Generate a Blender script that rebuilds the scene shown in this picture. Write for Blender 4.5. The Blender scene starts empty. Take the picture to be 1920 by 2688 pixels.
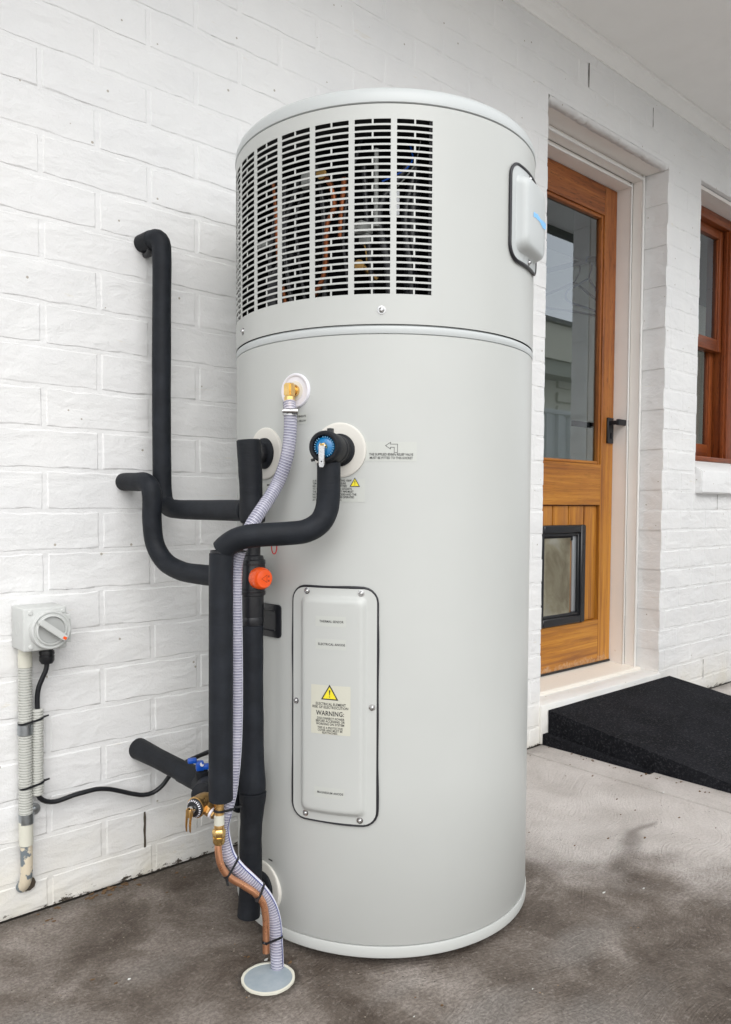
import bpy, bmesh, math, random
from mathutils import Vector, Matrix, noise
R = math.radians
random.seed(7)
S = bpy.context.scene
COL = S.collection

# ------------------------------------------------------------------ camera
cam_d = bpy.data.cameras.new('camera'); cam = bpy.data.objects.new('camera', cam_d); COL.objects.link(cam)
S.camera = cam
YAW, PITCH, ROLL = .7247, .0432, .0046
fw = Vector((math.sin(YAW)*math.cos(PITCH), math.cos(YAW)*math.cos(PITCH), -math.sin(PITCH)))
rt = Vector((math.cos(YAW), -math.sin(YAW), 0)); up = rt.cross(fw)
c_, s_ = math.cos(ROLL), math.sin(ROLL)
r2 = c_*rt + s_*up; u2 = -s_*rt + c_*up
m = Matrix((r2, u2, -fw)).transposed().to_4x4(); m.translation = Vector((0, -1.6774, .86))
cam.matrix_world = m
cam_d.sensor_fit = 'VERTICAL'; cam_d.sensor_height = 36; cam_d.sensor_width = 36
cam_d.lens = 2055.6/2688*36
cam_d.shift_y = (1416.7-1344)/2688
cam_d.clip_start = .02; cam_d.clip_end = 500
S.render.resolution_x = 731; S.render.resolution_y = 1024

# ------------------------------------------------------------------ light
SUN_EL, SUN_AZ = 44, 208      # azimuth measured clockwise from +y (the direction the light comes from)
w = bpy.data.worlds.new('World'); S.world = w; w.use_nodes = True
nt = w.node_tree; nt.nodes.clear()
sky = nt.nodes.new('ShaderNodeTexSky'); sky.sky_type = 'NISHITA'; sky.sun_disc = False
sky.sun_elevation = R(SUN_EL); sky.sun_rotation = R(SUN_AZ)
sky.dust_density = 4; sky.air_density = 1.0; sky.ozone_density = 1.0
hs = nt.nodes.new('ShaderNodeHueSaturation'); hs.inputs['Saturation'].default_value = .36
nt.links.new(sky.outputs[0], hs.inputs['Color'])
bg = nt.nodes.new('ShaderNodeBackground'); bg.inputs[1].default_value = .15
# broken overcast: bright cloud over most of the blue
tc = nt.nodes.new('ShaderNodeTexCoord'); cn = nt.nodes.new('ShaderNodeTexNoise'); cn.inputs['Scale'].default_value = 2.2; cn.inputs['Detail'].default_value = 6; cn.inputs['Roughness'].default_value = .6
nt.links.new(tc.outputs['Generated'], cn.inputs['Vector'])
cr = nt.nodes.new('ShaderNodeMapRange'); nt.links.new(cn.outputs['Fac'], cr.inputs[0]); cr.inputs[1].default_value = .3; cr.inputs[2].default_value = .7; cr.inputs[3].default_value = .55; cr.inputs[4].default_value = .95
cm = nt.nodes.new('ShaderNodeMix'); cm.data_type = 'RGBA'; nt.links.new(cr.outputs[0], cm.inputs[0]); nt.links.new(hs.outputs[0], cm.inputs[6]); cm.inputs[7].default_value = (7.8, 7.95, 8.1, 1)
nt.links.new(cm.outputs[2], bg.inputs[0])
wo = nt.nodes.new('ShaderNodeOutputWorld'); nt.links.new(bg.outputs[0], wo.inputs[0])
sd = bpy.data.lights.new('sun', 'SUN'); sd.energy = .75; sd.angle = R(50); sd.color = (1, .98, .95)
so = bpy.data.objects.new('sun', sd); COL.objects.link(so)
sdir = Vector((math.sin(R(SUN_AZ))*math.cos(R(SUN_EL)), math.cos(R(SUN_AZ))*math.cos(R(SUN_EL)), math.sin(R(SUN_EL))))
so.rotation_euler = sdir.to_track_quat('Z', 'Y').to_euler(); so.location = (0, -4, 6)
S.view_settings.view_transform = 'Standard'; S.view_settings.look = 'None'
S.view_settings.exposure = .6; S.view_settings.gamma = 1; S.view_settings.use_curve_mapping = False
S.render.engine = 'CYCLES'
S.cycles.max_bounces = 10; S.cycles.diffuse_bounces = 6; S.cycles.transparent_max_bounces = 12

# ------------------------------------------------------------------ materials
def mat(name, col=(.5, .5, .5), rough=.5, metal=0, spec=.5, coat=0):
    M = bpy.data.materials.new(name); M.use_nodes = True
    b = M.node_tree.nodes['Principled BSDF']
    b.inputs['Base Color'].default_value = (*col, 1); b.inputs['Roughness'].default_value = rough
    b.inputs['Metallic'].default_value = metal; b.inputs['Specular IOR Level'].default_value = spec
    b.inputs['Coat Weight'].default_value = coat; b.inputs['Coat Roughness'].default_value = .1
    return M
class NT:
    def __init__(s, M): s.M = M; s.t = M.node_tree; s.b = s.t.nodes['Principled BSDF']
    def n(s, typ, **k):
        x = s.t.nodes.new(typ)
        for a, v in k.items(): setattr(x, a, v)
        return x
    def l(s, a, b): s.t.links.new(a, b)
    def pos(s, scale=(1, 1, 1), rot=(0, 0, 0), obj=False):
        g = s.n('ShaderNodeTexCoord' if obj else 'ShaderNodeNewGeometry')
        mp = s.n('ShaderNodeMapping'); mp.inputs['Scale'].default_value = scale; mp.inputs['Rotation'].default_value = rot
        s.l(g.outputs['Object' if obj else 'Position'], mp.inputs[0]); return mp.outputs[0]
    def noise(s, v, scale, detail=4, rough=.55, dist=0):
        x = s.n('ShaderNodeTexNoise'); s.l(v, x.inputs['Vector'])
        x.inputs['Scale'].default_value = scale; x.inputs['Detail'].default_value = detail
        x.inputs['Roughness'].default_value = rough; x.inputs['Distortion'].default_value = dist
        return x.outputs['Fac']
    def ramp(s, f, *stops):
        x = s.n('ShaderNodeValToRGB'); e = x.color_ramp.elements
        while len(e) < len(stops): e.new(.5)
        for i, (p, c) in enumerate(stops):
            e[i].position = p; e[i].color = (c, c, c, 1) if not hasattr(c, '__len__') else (*c, 1)
        s.l(f, x.inputs[0]); return x.outputs[0]
    def mix(s, f, a, b, mode='MIX'):
        x = s.n('ShaderNodeMix', data_type='RGBA', blend_type=mode)
        for sock, v in ((x.inputs[0], f), (x.inputs[6], a), (x.inputs[7], b)):
            if hasattr(v, 'is_linked'): s.l(v, sock)
            elif hasattr(v, '__len__'): sock.default_value = (*v, 1)
            else: sock.default_value = v if sock == x.inputs[0] else (v, v, v, 1)
        return x.outputs[2]
    def math(s, op, a, b=0., c=0.):
        x = s.n('ShaderNodeMath', operation=op)
        for i, v in enumerate((a, b, c)):
            if hasattr(v, 'is_linked'): s.l(v, x.inputs[i])
            else: x.inputs[i].default_value = v
        return x.outputs[0]
    def bump(s, h, strength=.3, dist=.01, nrm=None):
        x = s.n('ShaderNodeBump'); x.inputs['Strength'].default_value = strength; x.inputs['Distance'].default_value = dist
        s.l(h, x.inputs['Height'])
        if nrm: s.l(nrm, x.inputs['Normal'])
        s.l(x.outputs[0], s.b.inputs['Normal']); return x.outputs[0]
    def color(s, c): s.l(c, s.b.inputs['Base Color'])

def m_paint_brick():
    M = mat('painted_brick', (.8, .8, .79), .5); N = NT(M); v = N.pos()
    sep = N.n('ShaderNodeSeparateXYZ'); N.l(v, sep.inputs[0])
    big = N.noise(v, 3.1, 5); f = N.noise(v, 26, 5, .6)
    c = N.mix(N.ramp(big, (.35, 0), (.75, 1)), (.80, .80, .795), (.74, .745, .75))
    # faint yellowish runs in the paint film
    st = N.noise(N.pos((3, 3, 22)), 1.3, 5, .7, 1.5)
    c = N.mix(N.ramp(st, (.66, 0), (.74, .55)), c, (.69, .63, .50))
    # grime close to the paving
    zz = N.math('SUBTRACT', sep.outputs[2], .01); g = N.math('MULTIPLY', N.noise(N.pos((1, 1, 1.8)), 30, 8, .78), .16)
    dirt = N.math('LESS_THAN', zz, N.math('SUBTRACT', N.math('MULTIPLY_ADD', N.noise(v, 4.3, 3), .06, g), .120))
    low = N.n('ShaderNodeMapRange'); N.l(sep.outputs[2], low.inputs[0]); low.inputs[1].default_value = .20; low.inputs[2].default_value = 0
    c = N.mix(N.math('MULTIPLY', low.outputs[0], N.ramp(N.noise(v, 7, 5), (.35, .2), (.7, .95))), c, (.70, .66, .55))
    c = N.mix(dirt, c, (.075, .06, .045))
    # tiny specks and pin holes
    sp = N.n('ShaderNodeTexVoronoi'); N.l(v, sp.inputs['Vector']); sp.inputs['Scale'].default_value = 19
    c = N.mix(N.math('LESS_THAN', sp.outputs['Distance'], .055), c, (.42, .39, .34))
    N.color(c)
    br = N.noise(N.pos((1, 1, 1.5)), 17, 6, .6, .6)
    # low trowelled swells that follow the courses, thicker paint in the joints
    sw = N.noise(N.pos((.55, 1, 1.5)), 9, 3, .5, .4)
    big = N.math('ADD', big, N.math('MULTIPLY', sw, 1.1))
    h = N.math('ADD', N.math('MULTIPLY', big, 1.2), N.math('ADD', N.math('MULTIPLY', br, .50), N.math('MULTIPLY', N.noise(v, 240, 3, .6), .10)))
    N.bump(h, .55, .011)
    return M
STAIN = ((1.965, -.630, .045, .014, .5), (1.925, -.622, .045, .016, .5), (1.885, -.622, .035, .026, .5), (1.858, -.635, .040, .034, .5), (1.825, -.652, .045, .036, .5), (1.79, -.672, .048, .040, .5), (1.745, -.692, .055, .045, .5), (1.69, -.712, .06, .055, .45))
def m_ground():
    M = mat('brushed_concrete', (.2, .18, .16), .8, spec=.3); N = NT(M); v = N.pos()
    sep = N.n('ShaderNodeSeparateXYZ'); N.l(v, sep.inputs[0]); x, y = sep.outputs[0], sep.outputs[1]
    def blob(cx, cy, rx, ry, wob=.5, sc=4.):
        dx = N.math('DIVIDE', N.math('SUBTRACT', x, cx), rx); dy = N.math('DIVIDE', N.math('SUBTRACT', y, cy), ry)
        d = N.math('SQRT', N.math('ADD', N.math('MULTIPLY', dx, dx), N.math('MULTIPLY', dy, dy)))
        return N.math('ADD', d, N.math('MULTIPLY', N.math('SUBTRACT', N.noise(v, sc, 6, .6), .5), wob*2))
    # dry pale concrete on the far side
    e = N.math('ADD', N.math('MULTIPLY', x, .85), N.math('MULTIPLY', N.math('ADD', y, .7), .55))
    e = N.math('ADD', e, N.math('MULTIPLY', N.math('SUBTRACT', N.noise(v, 3.5, 7, .62), .5), .55))
    dry = N.ramp(e, (0, 0), (.5, 0), (1, 1))
    mr = N.n('ShaderNodeMapRange', interpolation_type='SMOOTHSTEP'); N.l(e, mr.inputs[0]); mr.inputs[1].default_value = 1.28; mr.inputs[2].default_value = 1.58
    dry = mr.outputs[0]
    tone = N.noise(v, 5.5, 8, .62, .3)
    dark = N.ramp(tone, (.34, (.078, .058, .044)), (.5, (.170, .141, .118)), (.68, (.34, .30, .268)))
    pale = N.ramp(tone, (.25, (.43, .395, .365)), (.5, (.56, .52, .49)), (.75, (.66, .62, .59)))
    c = N.mix(dry, dark, pale)
    fa = N.n('ShaderNodeMapRange', interpolation_type='SMOOTHSTEP'); N.l(y, fa.inputs[0]); fa.inputs[1].default_value = -1.1; fa.inputs[2].default_value = -1.7
    c = N.mix(fa.outputs[0], c, (.60, .57, .54))  # yard out of view made pale to bounce light onto soffit and wall
    # dark run of damp across the dry slab and paler scuffs on the dark part
    # branching damp run that feeds the dark area
    for cx, cy, rx, ry, k in STAIN:
        q = N.ramp(blob(cx, cy, rx, ry, .35, 14), (.25, 1), (1.25, 0)); c = N.mix(N.math('MULTIPLY', q, k), c, (.105, .085, .070))
    dd = N.math('ADD', blob(.790, -.524, 1, 1, .006, 40), 0)
    q = N.math('MULTIPLY', N.ramp(dd, (.046, 0), (.049, 1), (.053, 1), (.064, 0)), .8); c = N.mix(q, c, (.045, .037, .030))
    for cx, cy, rx, ry, k in ((1.0, -.86, .16, .07, .5), (1.33, -.83, .16, .06, .45), (.38, -.40, .16, .10, .55), (.64, -.36, .10, .05, .28), (.95, -.70, .08, .03, .3), (1.05, -1.0, .3, .1, .5)):
        q = N.ramp(blob(cx, cy, rx, ry, .6, 11), (.35, 1), (1.1, 0)); c = N.mix(N.math('MULTIPLY', q, k), c, (.30, .28, .26))
    # darker band along the wall foot
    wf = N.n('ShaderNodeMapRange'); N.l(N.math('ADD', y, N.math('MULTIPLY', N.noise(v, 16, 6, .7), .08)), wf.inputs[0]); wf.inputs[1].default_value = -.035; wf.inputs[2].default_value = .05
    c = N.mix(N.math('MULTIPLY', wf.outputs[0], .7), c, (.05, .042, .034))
    # aggregate specks
    for sc, th, col in ((60, .10, (.42, .37, .30)), (85, .13, (.03, .025, .02)), (33, .05, (.34, .20, .08))):
        vo = N.n('ShaderNodeTexVoronoi'); N.l(v, vo.inputs['Vector']); vo.inputs['Scale'].default_value = sc
        c = N.mix(N.math('MULTIPLY', N.math('LESS_THAN', vo.outputs['Distance'], th), N.ramp(N.noise(v, 12, 3), (.5, 0), (.62, .85))), c, col)
    c = N.mix(N.math('MULTIPLY', N.ramp(N.noise(v, 150, 4, .7), (.44, 1), (.54, 0)), N.math('MULTIPLY_ADD', dry, -.20, .32)), c, (.045, .036, .030))
    c = N.mix(N.math('MULTIPLY', N.ramp(N.noise(v, 75, 7, .85), (.54, 0), (.68, 1)), .38), c, (.48, .435, .40))
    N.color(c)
    # curved broom strokes: noise stretched along a swirling direction
    wv = N.n('ShaderNodeVectorMath', operation='ADD'); nz = N.n('ShaderNodeTexNoise'); N.l(v, nz.inputs['Vector']); nz.inputs['Scale'].default_value = 2.2; nz.inputs['Detail'].default_value = 1
    vs = N.n('ShaderNodeVectorMath', operation='SCALE'); N.l(nz.outputs['Color'], vs.inputs[0]); vs.inputs['Scale'].default_value = .45
    N.l(v, wv.inputs[0]); N.l(vs.outputs[0], wv.inputs[1])
    mp = N.n('ShaderNodeMapping'); N.l(wv.outputs[0], mp.inputs[0]); mp.inputs['Rotation'].default_value = (0, 0, R(-38)); mp.inputs['Scale'].default_value = (16, 150, 1)
    broom = N.noise(mp.outputs[0], 1.6, 4, .65)
    h = N.math('ADD', N.math('MULTIPLY', broom, .8), N.math('ADD', N.math('MULTIPLY', N.noise(v, 210, 4, .7), .55), N.math('MULTIPLY', N.noise(v, 30, 5), .5)))
    N.bump(h, .9, .007)
    N.l(N.ramp(tone, (.3, .62), (.7, .88)), N.b.inputs['Roughness'])
    return M
def m_wood(name, c0, c1, c2, axis='z', rough=.42, bleach=False):
    M = mat(name, c1, rough, spec=.4); N = NT(M)
    sc = {'z': (42, 42, 1.6), 'x': (1.6, 42, 42)}[axis]
    v = N.pos(sc); g = N.noise(v, 1.5, 8, .68, .8); fine = N.noise(v, 6, 6, .7)
    pores = N.noise(N.pos({'z': (300, 300, 22), 'x': (22, 300, 300)}[axis]), 1, 3, .6)
    wide = N.noise(N.pos({'z': (15, 15, .7), 'x': (.7, 15, 15)}[axis]), 1, 5, .6, 1.2)
    g = N.math('ADD', N.math('MULTIPLY', g, .5), N.math('MULTIPLY', wide, .5))
    c = N.ramp(g, (.36, c0), (.5, c1), (.64, c2))
    c = N.mix(N.ramp(fine, (.45, 0), (.8, .5)), c, c0)
    c = N.mix(N.ramp(pores, (.56, 0), (.66, .75)), c, tuple(k*.35 for k in c0))
    if bleach:   # weathered lower half of the door
        p = N.pos(); sep = N.n('ShaderNodeSeparateXYZ'); N.l(p, sep.inputs[0])
        mr = N.n('ShaderNodeMapRange'); N.l(N.math('ADD', sep.outputs[2], N.math('MULTIPLY', N.noise(p, 5, 5), .7)), mr.inputs[0])
        mr.inputs[1].default_value = 2.05; mr.inputs[2].default_value = 1.0
        c = N.mix(N.math('MULTIPLY', mr.outputs[0], .75), c, N.ramp(g, (.38, (.27, .105, .022)), (.5, (.49, .208, .024)), (.64, (.67, .335, .045))))
        worn = N.math('LESS_THAN', N.math('ADD', sep.outputs[2], N.math('MULTIPLY', N.noise(N.pos((17, 17, 4)), 1, 7, .75), -.16)), .118)
        c = N.mix(N.math('MULTIPLY', worn, N.ramp(N.noise(p, 60, 5, .7), (.42, .05), (.6, .4))), c, (.55, .43, .32))
    N.color(c)
    N.bump(N.math('ADD', N.math('MULTIPLY', g, .5), pores), .25, .001)
    return M
def m_timber_paint(name, col, rough=.45):
    M = mat(name, col, rough); N = NT(M); v = N.pos()
    n = N.noise(v, 9, 6, .6)
    c = N.mix(N.ramp(n, (.3, 0), (.8, .35)), col, tuple(k*.86 for k in col))
    chip = N.noise(v, 42, 8, .75)
    sep = N.n('ShaderNodeSeparateXYZ'); N.l(v, sep.inputs[0])
    low = N.n('ShaderNodeMapRange'); N.l(sep.outputs[2], low.inputs[0]); low.inputs[1].default_value = .30; low.inputs[2].default_value = .13
    c = N.mix(N.math('MULTIPLY', low.outputs[0], N.ramp(chip, (.62, 0), (.66, .8))), c, (.50, .38, .25))
    N.color(c); N.bump(N.math('ADD', N.math('MULTIPLY', N.noise(v, 14, 4), .6), N.math('MULTIPLY', chip, .2)), .3, .003)
    return M
def m_foam(name='black_foam', col=(.0095, .0115, .0155)):
    M = mat(name, col, .6, spec=.25); N = NT(M); v = N.pos()
    w1 = N.noise(N.pos((1, 1, 5)), 26, 5, .6, .5)
    N.color(N.mix(N.ramp(N.noise(v, 30, 5), (.4, 0), (.8, 1)), col, tuple(k*1.7 for k in col)))
    N.bump(N.math('ADD', N.math('MULTIPLY', w1, .7), N.math('MULTIPLY', N.noise(v, 330, 3), .15)), .26 if name == 'black_foam' else .5, .004)
    return M
def m_metal(name, col, rough, scratch=.2):
    M = mat(name, col, rough, 1); N = NT(M); v = N.pos()
    n = N.noise(v, 60, 5, .6)
    N.color(N.mix(N.ramp(n, (.35, 0), (.75, 1)), col, tuple(k*.72 for k in col)))
    N.l(N.ramp(n, (.3, rough*.7), (.8, min(1, rough*1.6))), N.b.inputs['Roughness'])
    N.bump(N.noise(v, 220, 3), scratch, .0012); return M
def m_coated(name, col, rough=.34):
    M = mat(name, col, rough, spec=.5); N = NT(M); v = N.pos()
    n = N.noise(v, 4.5, 5, .6)
    dust = N.noise(N.pos((14, 14, 1.3)), 1.2, 7, .7, .6); fl = N.noise(v, 95, 5, .8)
    c = N.mix(N.ramp(n, (.3, 0), (.8, 1)), col, tuple(k*.955 for k in col))
    c = N.mix(N.ramp(dust, (.60, 0), (.82, .22)), c, (.40, .385, .35)); c = N.mix(N.ramp(fl, (.72, 0), (.76, .35)), c, (.36, .34, .30))
    N.color(c)
    N.l(N.ramp(N.noise(v, 7, 6, .7), (.3, rough), (.75, rough+.08)), N.b.inputs['Roughness'])
    N.bump(N.math('ADD', N.math('MULTIPLY', N.noise(v, 3.2, 2), 1.6), N.math('MULTIPLY', N.noise(v, 900, 2), .012)), .05, .02); return M

MT = {}
MT['brick'] = m_paint_brick()
MT['ground'] = m_ground()
MT['door_wood'] = m_wood('varnished_timber', (.17, .048, .013), (.33, .105, .026), (.46, .175, .045), 'z', .36, True)
MT['door_rail'] = m_wood('varnished_timber_rail', (.16, .045, .012), (.30, .092, .023), (.42, .150, .038), 'x', .36, True)
MT['win_wood'] = m_wood('window_timber', (.12, .028, .009), (.23, .055, .014), (.33, .095, .024), 'z', .36)
MT['win_wood_x'] = m_wood('window_timber_rail', (.12, .028, .009), (.23, .055, .014), (.33, .095, .024), 'x', .36)
MT['trim'] = m_timber_paint('cream_trim_paint', (.83, .79, .75))
MT['sill'] = m_timber_paint('sill_paint', (.80, .76, .69))
MT['bead'] = m_timber_paint('white_bead_paint', (.80, .80, .78))
MT['soffit'] = m_timber_paint('soffit_paint', (.88, .875, .86), .6)
MT['steel'] = m_coated('coated_steel', (.490, .503, .486), .36)
MT['lid'] = m_coated('lid_plastic', (.50, .525, .525), .36)
MT['plate'] = m_coated('rosette_plastic', (.66, .64, .59), .42)
MT['whiteplastic'] = mat('white_plastic', (.72, .71, .76), .35)
MT['boxgrey'] = m_coated('grey_plastic', (.60, .615, .60), .45)
MT['dialgrey'] = mat('dial_plastic', (.42, .43, .42), .45)
MT['foam'] = m_foam()
MT['foam2'] = m_foam('black_rubber_wrap', (.008, .0095, .0125))
MT['rubber'] = mat('black_gasket', (.012, .012, .016), .4)
MT['blackpl'] = mat('black_plastic', (.010, .011, .014), .33)
MT['dark'] = mat('dark_interior', (.006, .006, .008), .8)
MT['innergrey'] = mat('shaded_grey_part', (.24, .25, .24), .5)  # grey darkened to carry the shade behind the grille
MT['void'] = mat('black_shade_lining', (.0025, .0025, .003), 1, spec=.05)  # black surface standing in for shade inside the casing
MT['brass'] = m_metal('brass', (.90, .62, .25), .2)
MT['brass2'] = m_metal('dull_bronze', (.72, .45, .18), .3)
MT['copper'] = m_metal('copper_pipe', (1.0, .50, .29), .3)
MT['shadecopper'] = m_metal('shaded_copper', (.26, .085, .035), .45)  # darker copy of the copper, casing shade put into the colour
MT['shadebrass'] = m_metal('shaded_brass', (.28, .17, .06), .4)  # brass with the interior shade mixed into its colour
MT['chrome'] = m_metal('chromed_steel', (.58, .58, .58), .16)
MT['zinc'] = m_metal('zinc_strap', (.45, .48, .50), .35)
MT['bluecap'] = mat('blue_valve_cap', (.005, .17, .42), .25, coat=.5)
MT['bluehandle'] = mat('blue_handle', (.006, .075, .42), .3)
MT['dialblue'] = mat('pale_blue_marking', (.18, .42, .66), .4)
MT['orange'] = mat('orange_cap', (.95, .105, .008), .3, coat=.3)
MT['orange_dk'] = mat('orange_cap_marking', (.42, .035, .004), .5)
MT['red'] = mat('red_plastic', (.45, .012, .015), .35)
MT['ink'] = mat('black_ink', (.03, .03, .032), .6)
MT['yellow'] = mat('sign_yellow', (.80, .68, .03), .45)
MT['sticker'] = mat('sticker_film', (.50, .515, .485), .32)
MT['sticker2'] = mat('sticker_film_cream', (.56, .555, .475), .35)
MT['conduit'] = mat('grey_conduit', (.56, .565, .53), .45)
MT['condcream'] = mat('cream_conduit_sleeve', (.66, .65, .56), .4)
MT['paper'] = mat('printed_paper', (.55, .57, .60), .5)
MT['logo'] = mat('pale_blue_print', (.22, .55, .95), .4)
MT['fence'] = mat('painted_fence_steel', (.52, .55, .56), .35)
MT['cream'] = mat('cream_cladding', (.56, .54, .44), .6)
MT['creamdk'] = mat('grey_green_cladding', (.27, .28, .23), .6)
MT['glassdark'] = mat('dark_window_glass', (.012, .013, .016), .08)
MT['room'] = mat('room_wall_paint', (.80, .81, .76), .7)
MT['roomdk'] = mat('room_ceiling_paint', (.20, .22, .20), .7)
MT['hanger'] = mat('blue_hanger_plastic', (.05, .07, .20), .35)
MT['rail'] = mat('dark_rail', (.035, .035, .045), .4)
MT['soil'] = mat('soil', (.07, .055, .04), .95)
MT['roofdk'] = mat('dark_gutter_paint', (.022, .024, .028), .4)
MT['alu'] = mat('aluminium_frame', (.42, .44, .46), .35, .6)
MT['flap'] = mat('cloudy_flap', (.40, .37, .28), .35)
def tune():
    N = NT(MT['flap']); v = N.pos(); sep = N.n('ShaderNodeSeparateXYZ'); N.l(v, sep.inputs[0])
    n = N.noise(v, 7, 5, .6, .5)
    N.color(N.ramp(n, (.3, (.20, .17, .11)), (.55, (.40, .37, .27)), (.8, (.52, .54, .52))))
    N = NT(MT['sticker']); 
tune()
def m_drain():
    M = mat('grey_drain_cover', (.29, .34, .38), .42); N = NT(M); v = N.pos()
    N.color(N.mix(N.ramp(N.noise(v, 25, 6, .7), (.4, 0), (.8, 1)), (.27, .32, .355), (.36, .40, .43))); N.bump(N.noise(v, 400, 3), .2, .001); return M
MT['drain'] = m_drain()
def m_rampmat():
    M = mat('recycled_rubber', (.02, .021, .025), .95, spec=.12); N = NT(M); v = N.pos()
    n = N.noise(v, 260, 4, .75); b = N.noise(v, 6, 6, .6)
    c = N.mix(N.ramp(b, (.35, 0), (.8, 1)), (.007, .0075, .010), (.021, .022, .027))
    c = N.mix(N.ramp(N.noise(v, 120, 6, .85), (.52, 0), (.64, .8)), c, (.075, .077, .085))
    fib = N.noise(N.pos((9, 70, 9), (0, 0, .5)), 3, 5, .8, 1.2)
    c = N.mix(N.ramp(fib, (.70, 0), (.74, .55)), c, (.30, .28, .24)); N.color(c)
    N.bump(N.noise(v, 130, 6, .85), 1, .009); return M
MT['ramp'] = m_rampmat()
def m_glass():
    M = bpy.data.materials.new('window_glass'); M.use_nodes = True; t = M.node_tree; t.nodes.clear()
    o = t.nodes.new('ShaderNodeOutputMaterial'); mx = t.nodes.new('ShaderNodeMixShader'); fr = t.nodes.new('ShaderNodeFresnel'); fr.inputs[0].default_value = 2.7
    g = t.nodes.new('ShaderNodeBsdfGlossy'); g.inputs['Roughness'].default_value = .0; g.inputs[0].default_value = (.86, .93, 1, 1)
    tr = t.nodes.new('ShaderNodeBsdfTransparent'); tr.inputs[0].default_value = (.78, .82, .80, 1)
    ge = t.nodes.new('ShaderNodeNewGeometry'); iv = t.nodes.new('ShaderNodeMath'); iv.operation = 'SUBTRACT'; iv.inputs[0].default_value = 1; t.links.new(ge.outputs['Backfacing'], iv.inputs[1])
    ml = t.nodes.new('ShaderNodeMath'); ml.operation = 'MULTIPLY'; t.links.new(fr.outputs[0], ml.inputs[0]); t.links.new(iv.outputs[0], ml.inputs[1]); t.links.new(ml.outputs[0], mx.inputs[0]); t.links.new(tr.outputs[0], mx.inputs[1]); t.links.new(g.outputs[0], mx.inputs[2]); t.links.new(mx.outputs[0], o.inputs[0]); return M
MT['glass'] = m_glass()
def m_hose():
    M = mat('clear_hose_vinyl', (.62, .61, .74), .16); b = M.node_tree.nodes['Principled BSDF']
    N = NT(M); uv = N.n('ShaderNodeUVMap'); sep = N.n('ShaderNodeSeparateXYZ'); N.l(uv.outputs[0], sep.inputs[0])
    # u runs round the hose, v is the distance along it in metres
    t = N.math('FRACT', N.math('ADD', N.math('MULTIPLY', sep.outputs[1], 200), sep.outputs[0]))
    coil = N.math('LESS_THAN', t, .16)
    c = N.mix(N.ramp(N.noise(N.pos(), 40, 4), (.35, 0), (.7, 1)), (.34, .34, .44), (.50, .49, .59))
    c = N.mix(coil, c, (.07, .075, .17))
    hilite = N.math('MULTIPLY', N.math('GREATER_THAN', t, .72), 1)
    c = N.mix(N.math('MULTIPLY', hilite, .75), c, (.80, .80, .88))  # highlight painted as a pale band on each coil turn
    N.color(c); b.inputs['Alpha'].default_value = .86; b.inputs['Transmission Weight'].default_value = .18
    N.bump(coil, .6, .001); return M
MT['hose'] = m_hose()
MT['stripe_w'] = mat('white_hose_stripe', (.74, .76, .88), .3)
MT['stripe_r'] = mat('red_hose_stripe', (.55, .05, .10), .35)
MT['stripe_b'] = mat('blue_hose_stripe', (.03, .04, .22), .35)
MT['straw'] = mat('dry_leaf', (.13, .075, .035), .8)
MT['chip'] = mat('white_paint_chip', (.65, .66, .63), .6)

# ------------------------------------------------------------------ helpers
def empty(name, loc=(0, 0, 0), rz=0):
    o = bpy.data.objects.new(name, None); COL.objects.link(o); o.location = loc; o.rotation_euler.z = rz; o.empty_display_size = .05; return o
def tag(o, label=None, cat=None, group=None, kind=None):
    if label: o['label'] = label
    if cat: o['category'] = cat
    if group: o['group'] = group
    if kind: o['kind'] = kind
    return o
def obj(name, bm, mt, parent=None, smooth=False, auto=None):
    me = bpy.data.meshes.new(name)
    bmesh.ops.recalc_face_normals(bm, faces=bm.faces) if getattr(bm, 'faces', None) and not getattr(bm, 'x', 0) else None
    bm.to_mesh(me); bm.free()
    for k in (mt if isinstance(mt, (list, tuple)) else [mt]): me.materials.append(MT[k] if isinstance(k, str) else k)
    if smooth or auto:
        for p in me.polygons: p.use_smooth = True
    if auto: me.set_sharp_from_angle(angle=R(auto))
    o = bpy.data.objects.new(name, me); COL.objects.link(o)
    if parent is not None:
        o.parent = parent; o.matrix_parent_inverse = parent_world(parent).inverted()
    return o
def parent_world(o):
    m = Matrix.LocRotScale(o.location, o.rotation_euler, o.scale)
    if o.parent: return parent_world(o.parent) @ o.matrix_parent_inverse @ m
    return m
BM = bmesh.new
def box(bm, x0, x1, y0, y1, z0, z1, bev=0, seg=2):
    vs = [bm.verts.new(p) for p in ((x0,y0,z0),(x1,y0,z0),(x1,y1,z0),(x0,y1,z0),(x0,y0,z1),(x1,y0,z1),(x1,y1,z1),(x0,y1,z1))]
    fs = [bm.faces.new([vs[i] for i in f]) for f in ((3,2,1,0),(4,5,6,7),(0,1,5,4),(1,2,6,5),(2,3,7,6),(3,0,4,7))]
    if bev:
        es = {e for f in fs for e in f.edges}
        bmesh.ops.bevel(bm, geom=list(es), offset=bev, segments=seg, affect='EDGES', profile=.5)
    return bm
def mbox(name, mt, parent, *a, bev=0, seg=2): return obj(name, box(BM(), *a, bev=bev, seg=seg), mt, parent, auto=40 if bev else None)
def frame_for(d):
    d = Vector(d).normalized(); a = Vector((0, 0, 1)) if abs(d.z) < .9 else Vector((1, 0, 0))
    u = a.cross(d).normalized(); return u, d.cross(u), d
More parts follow.
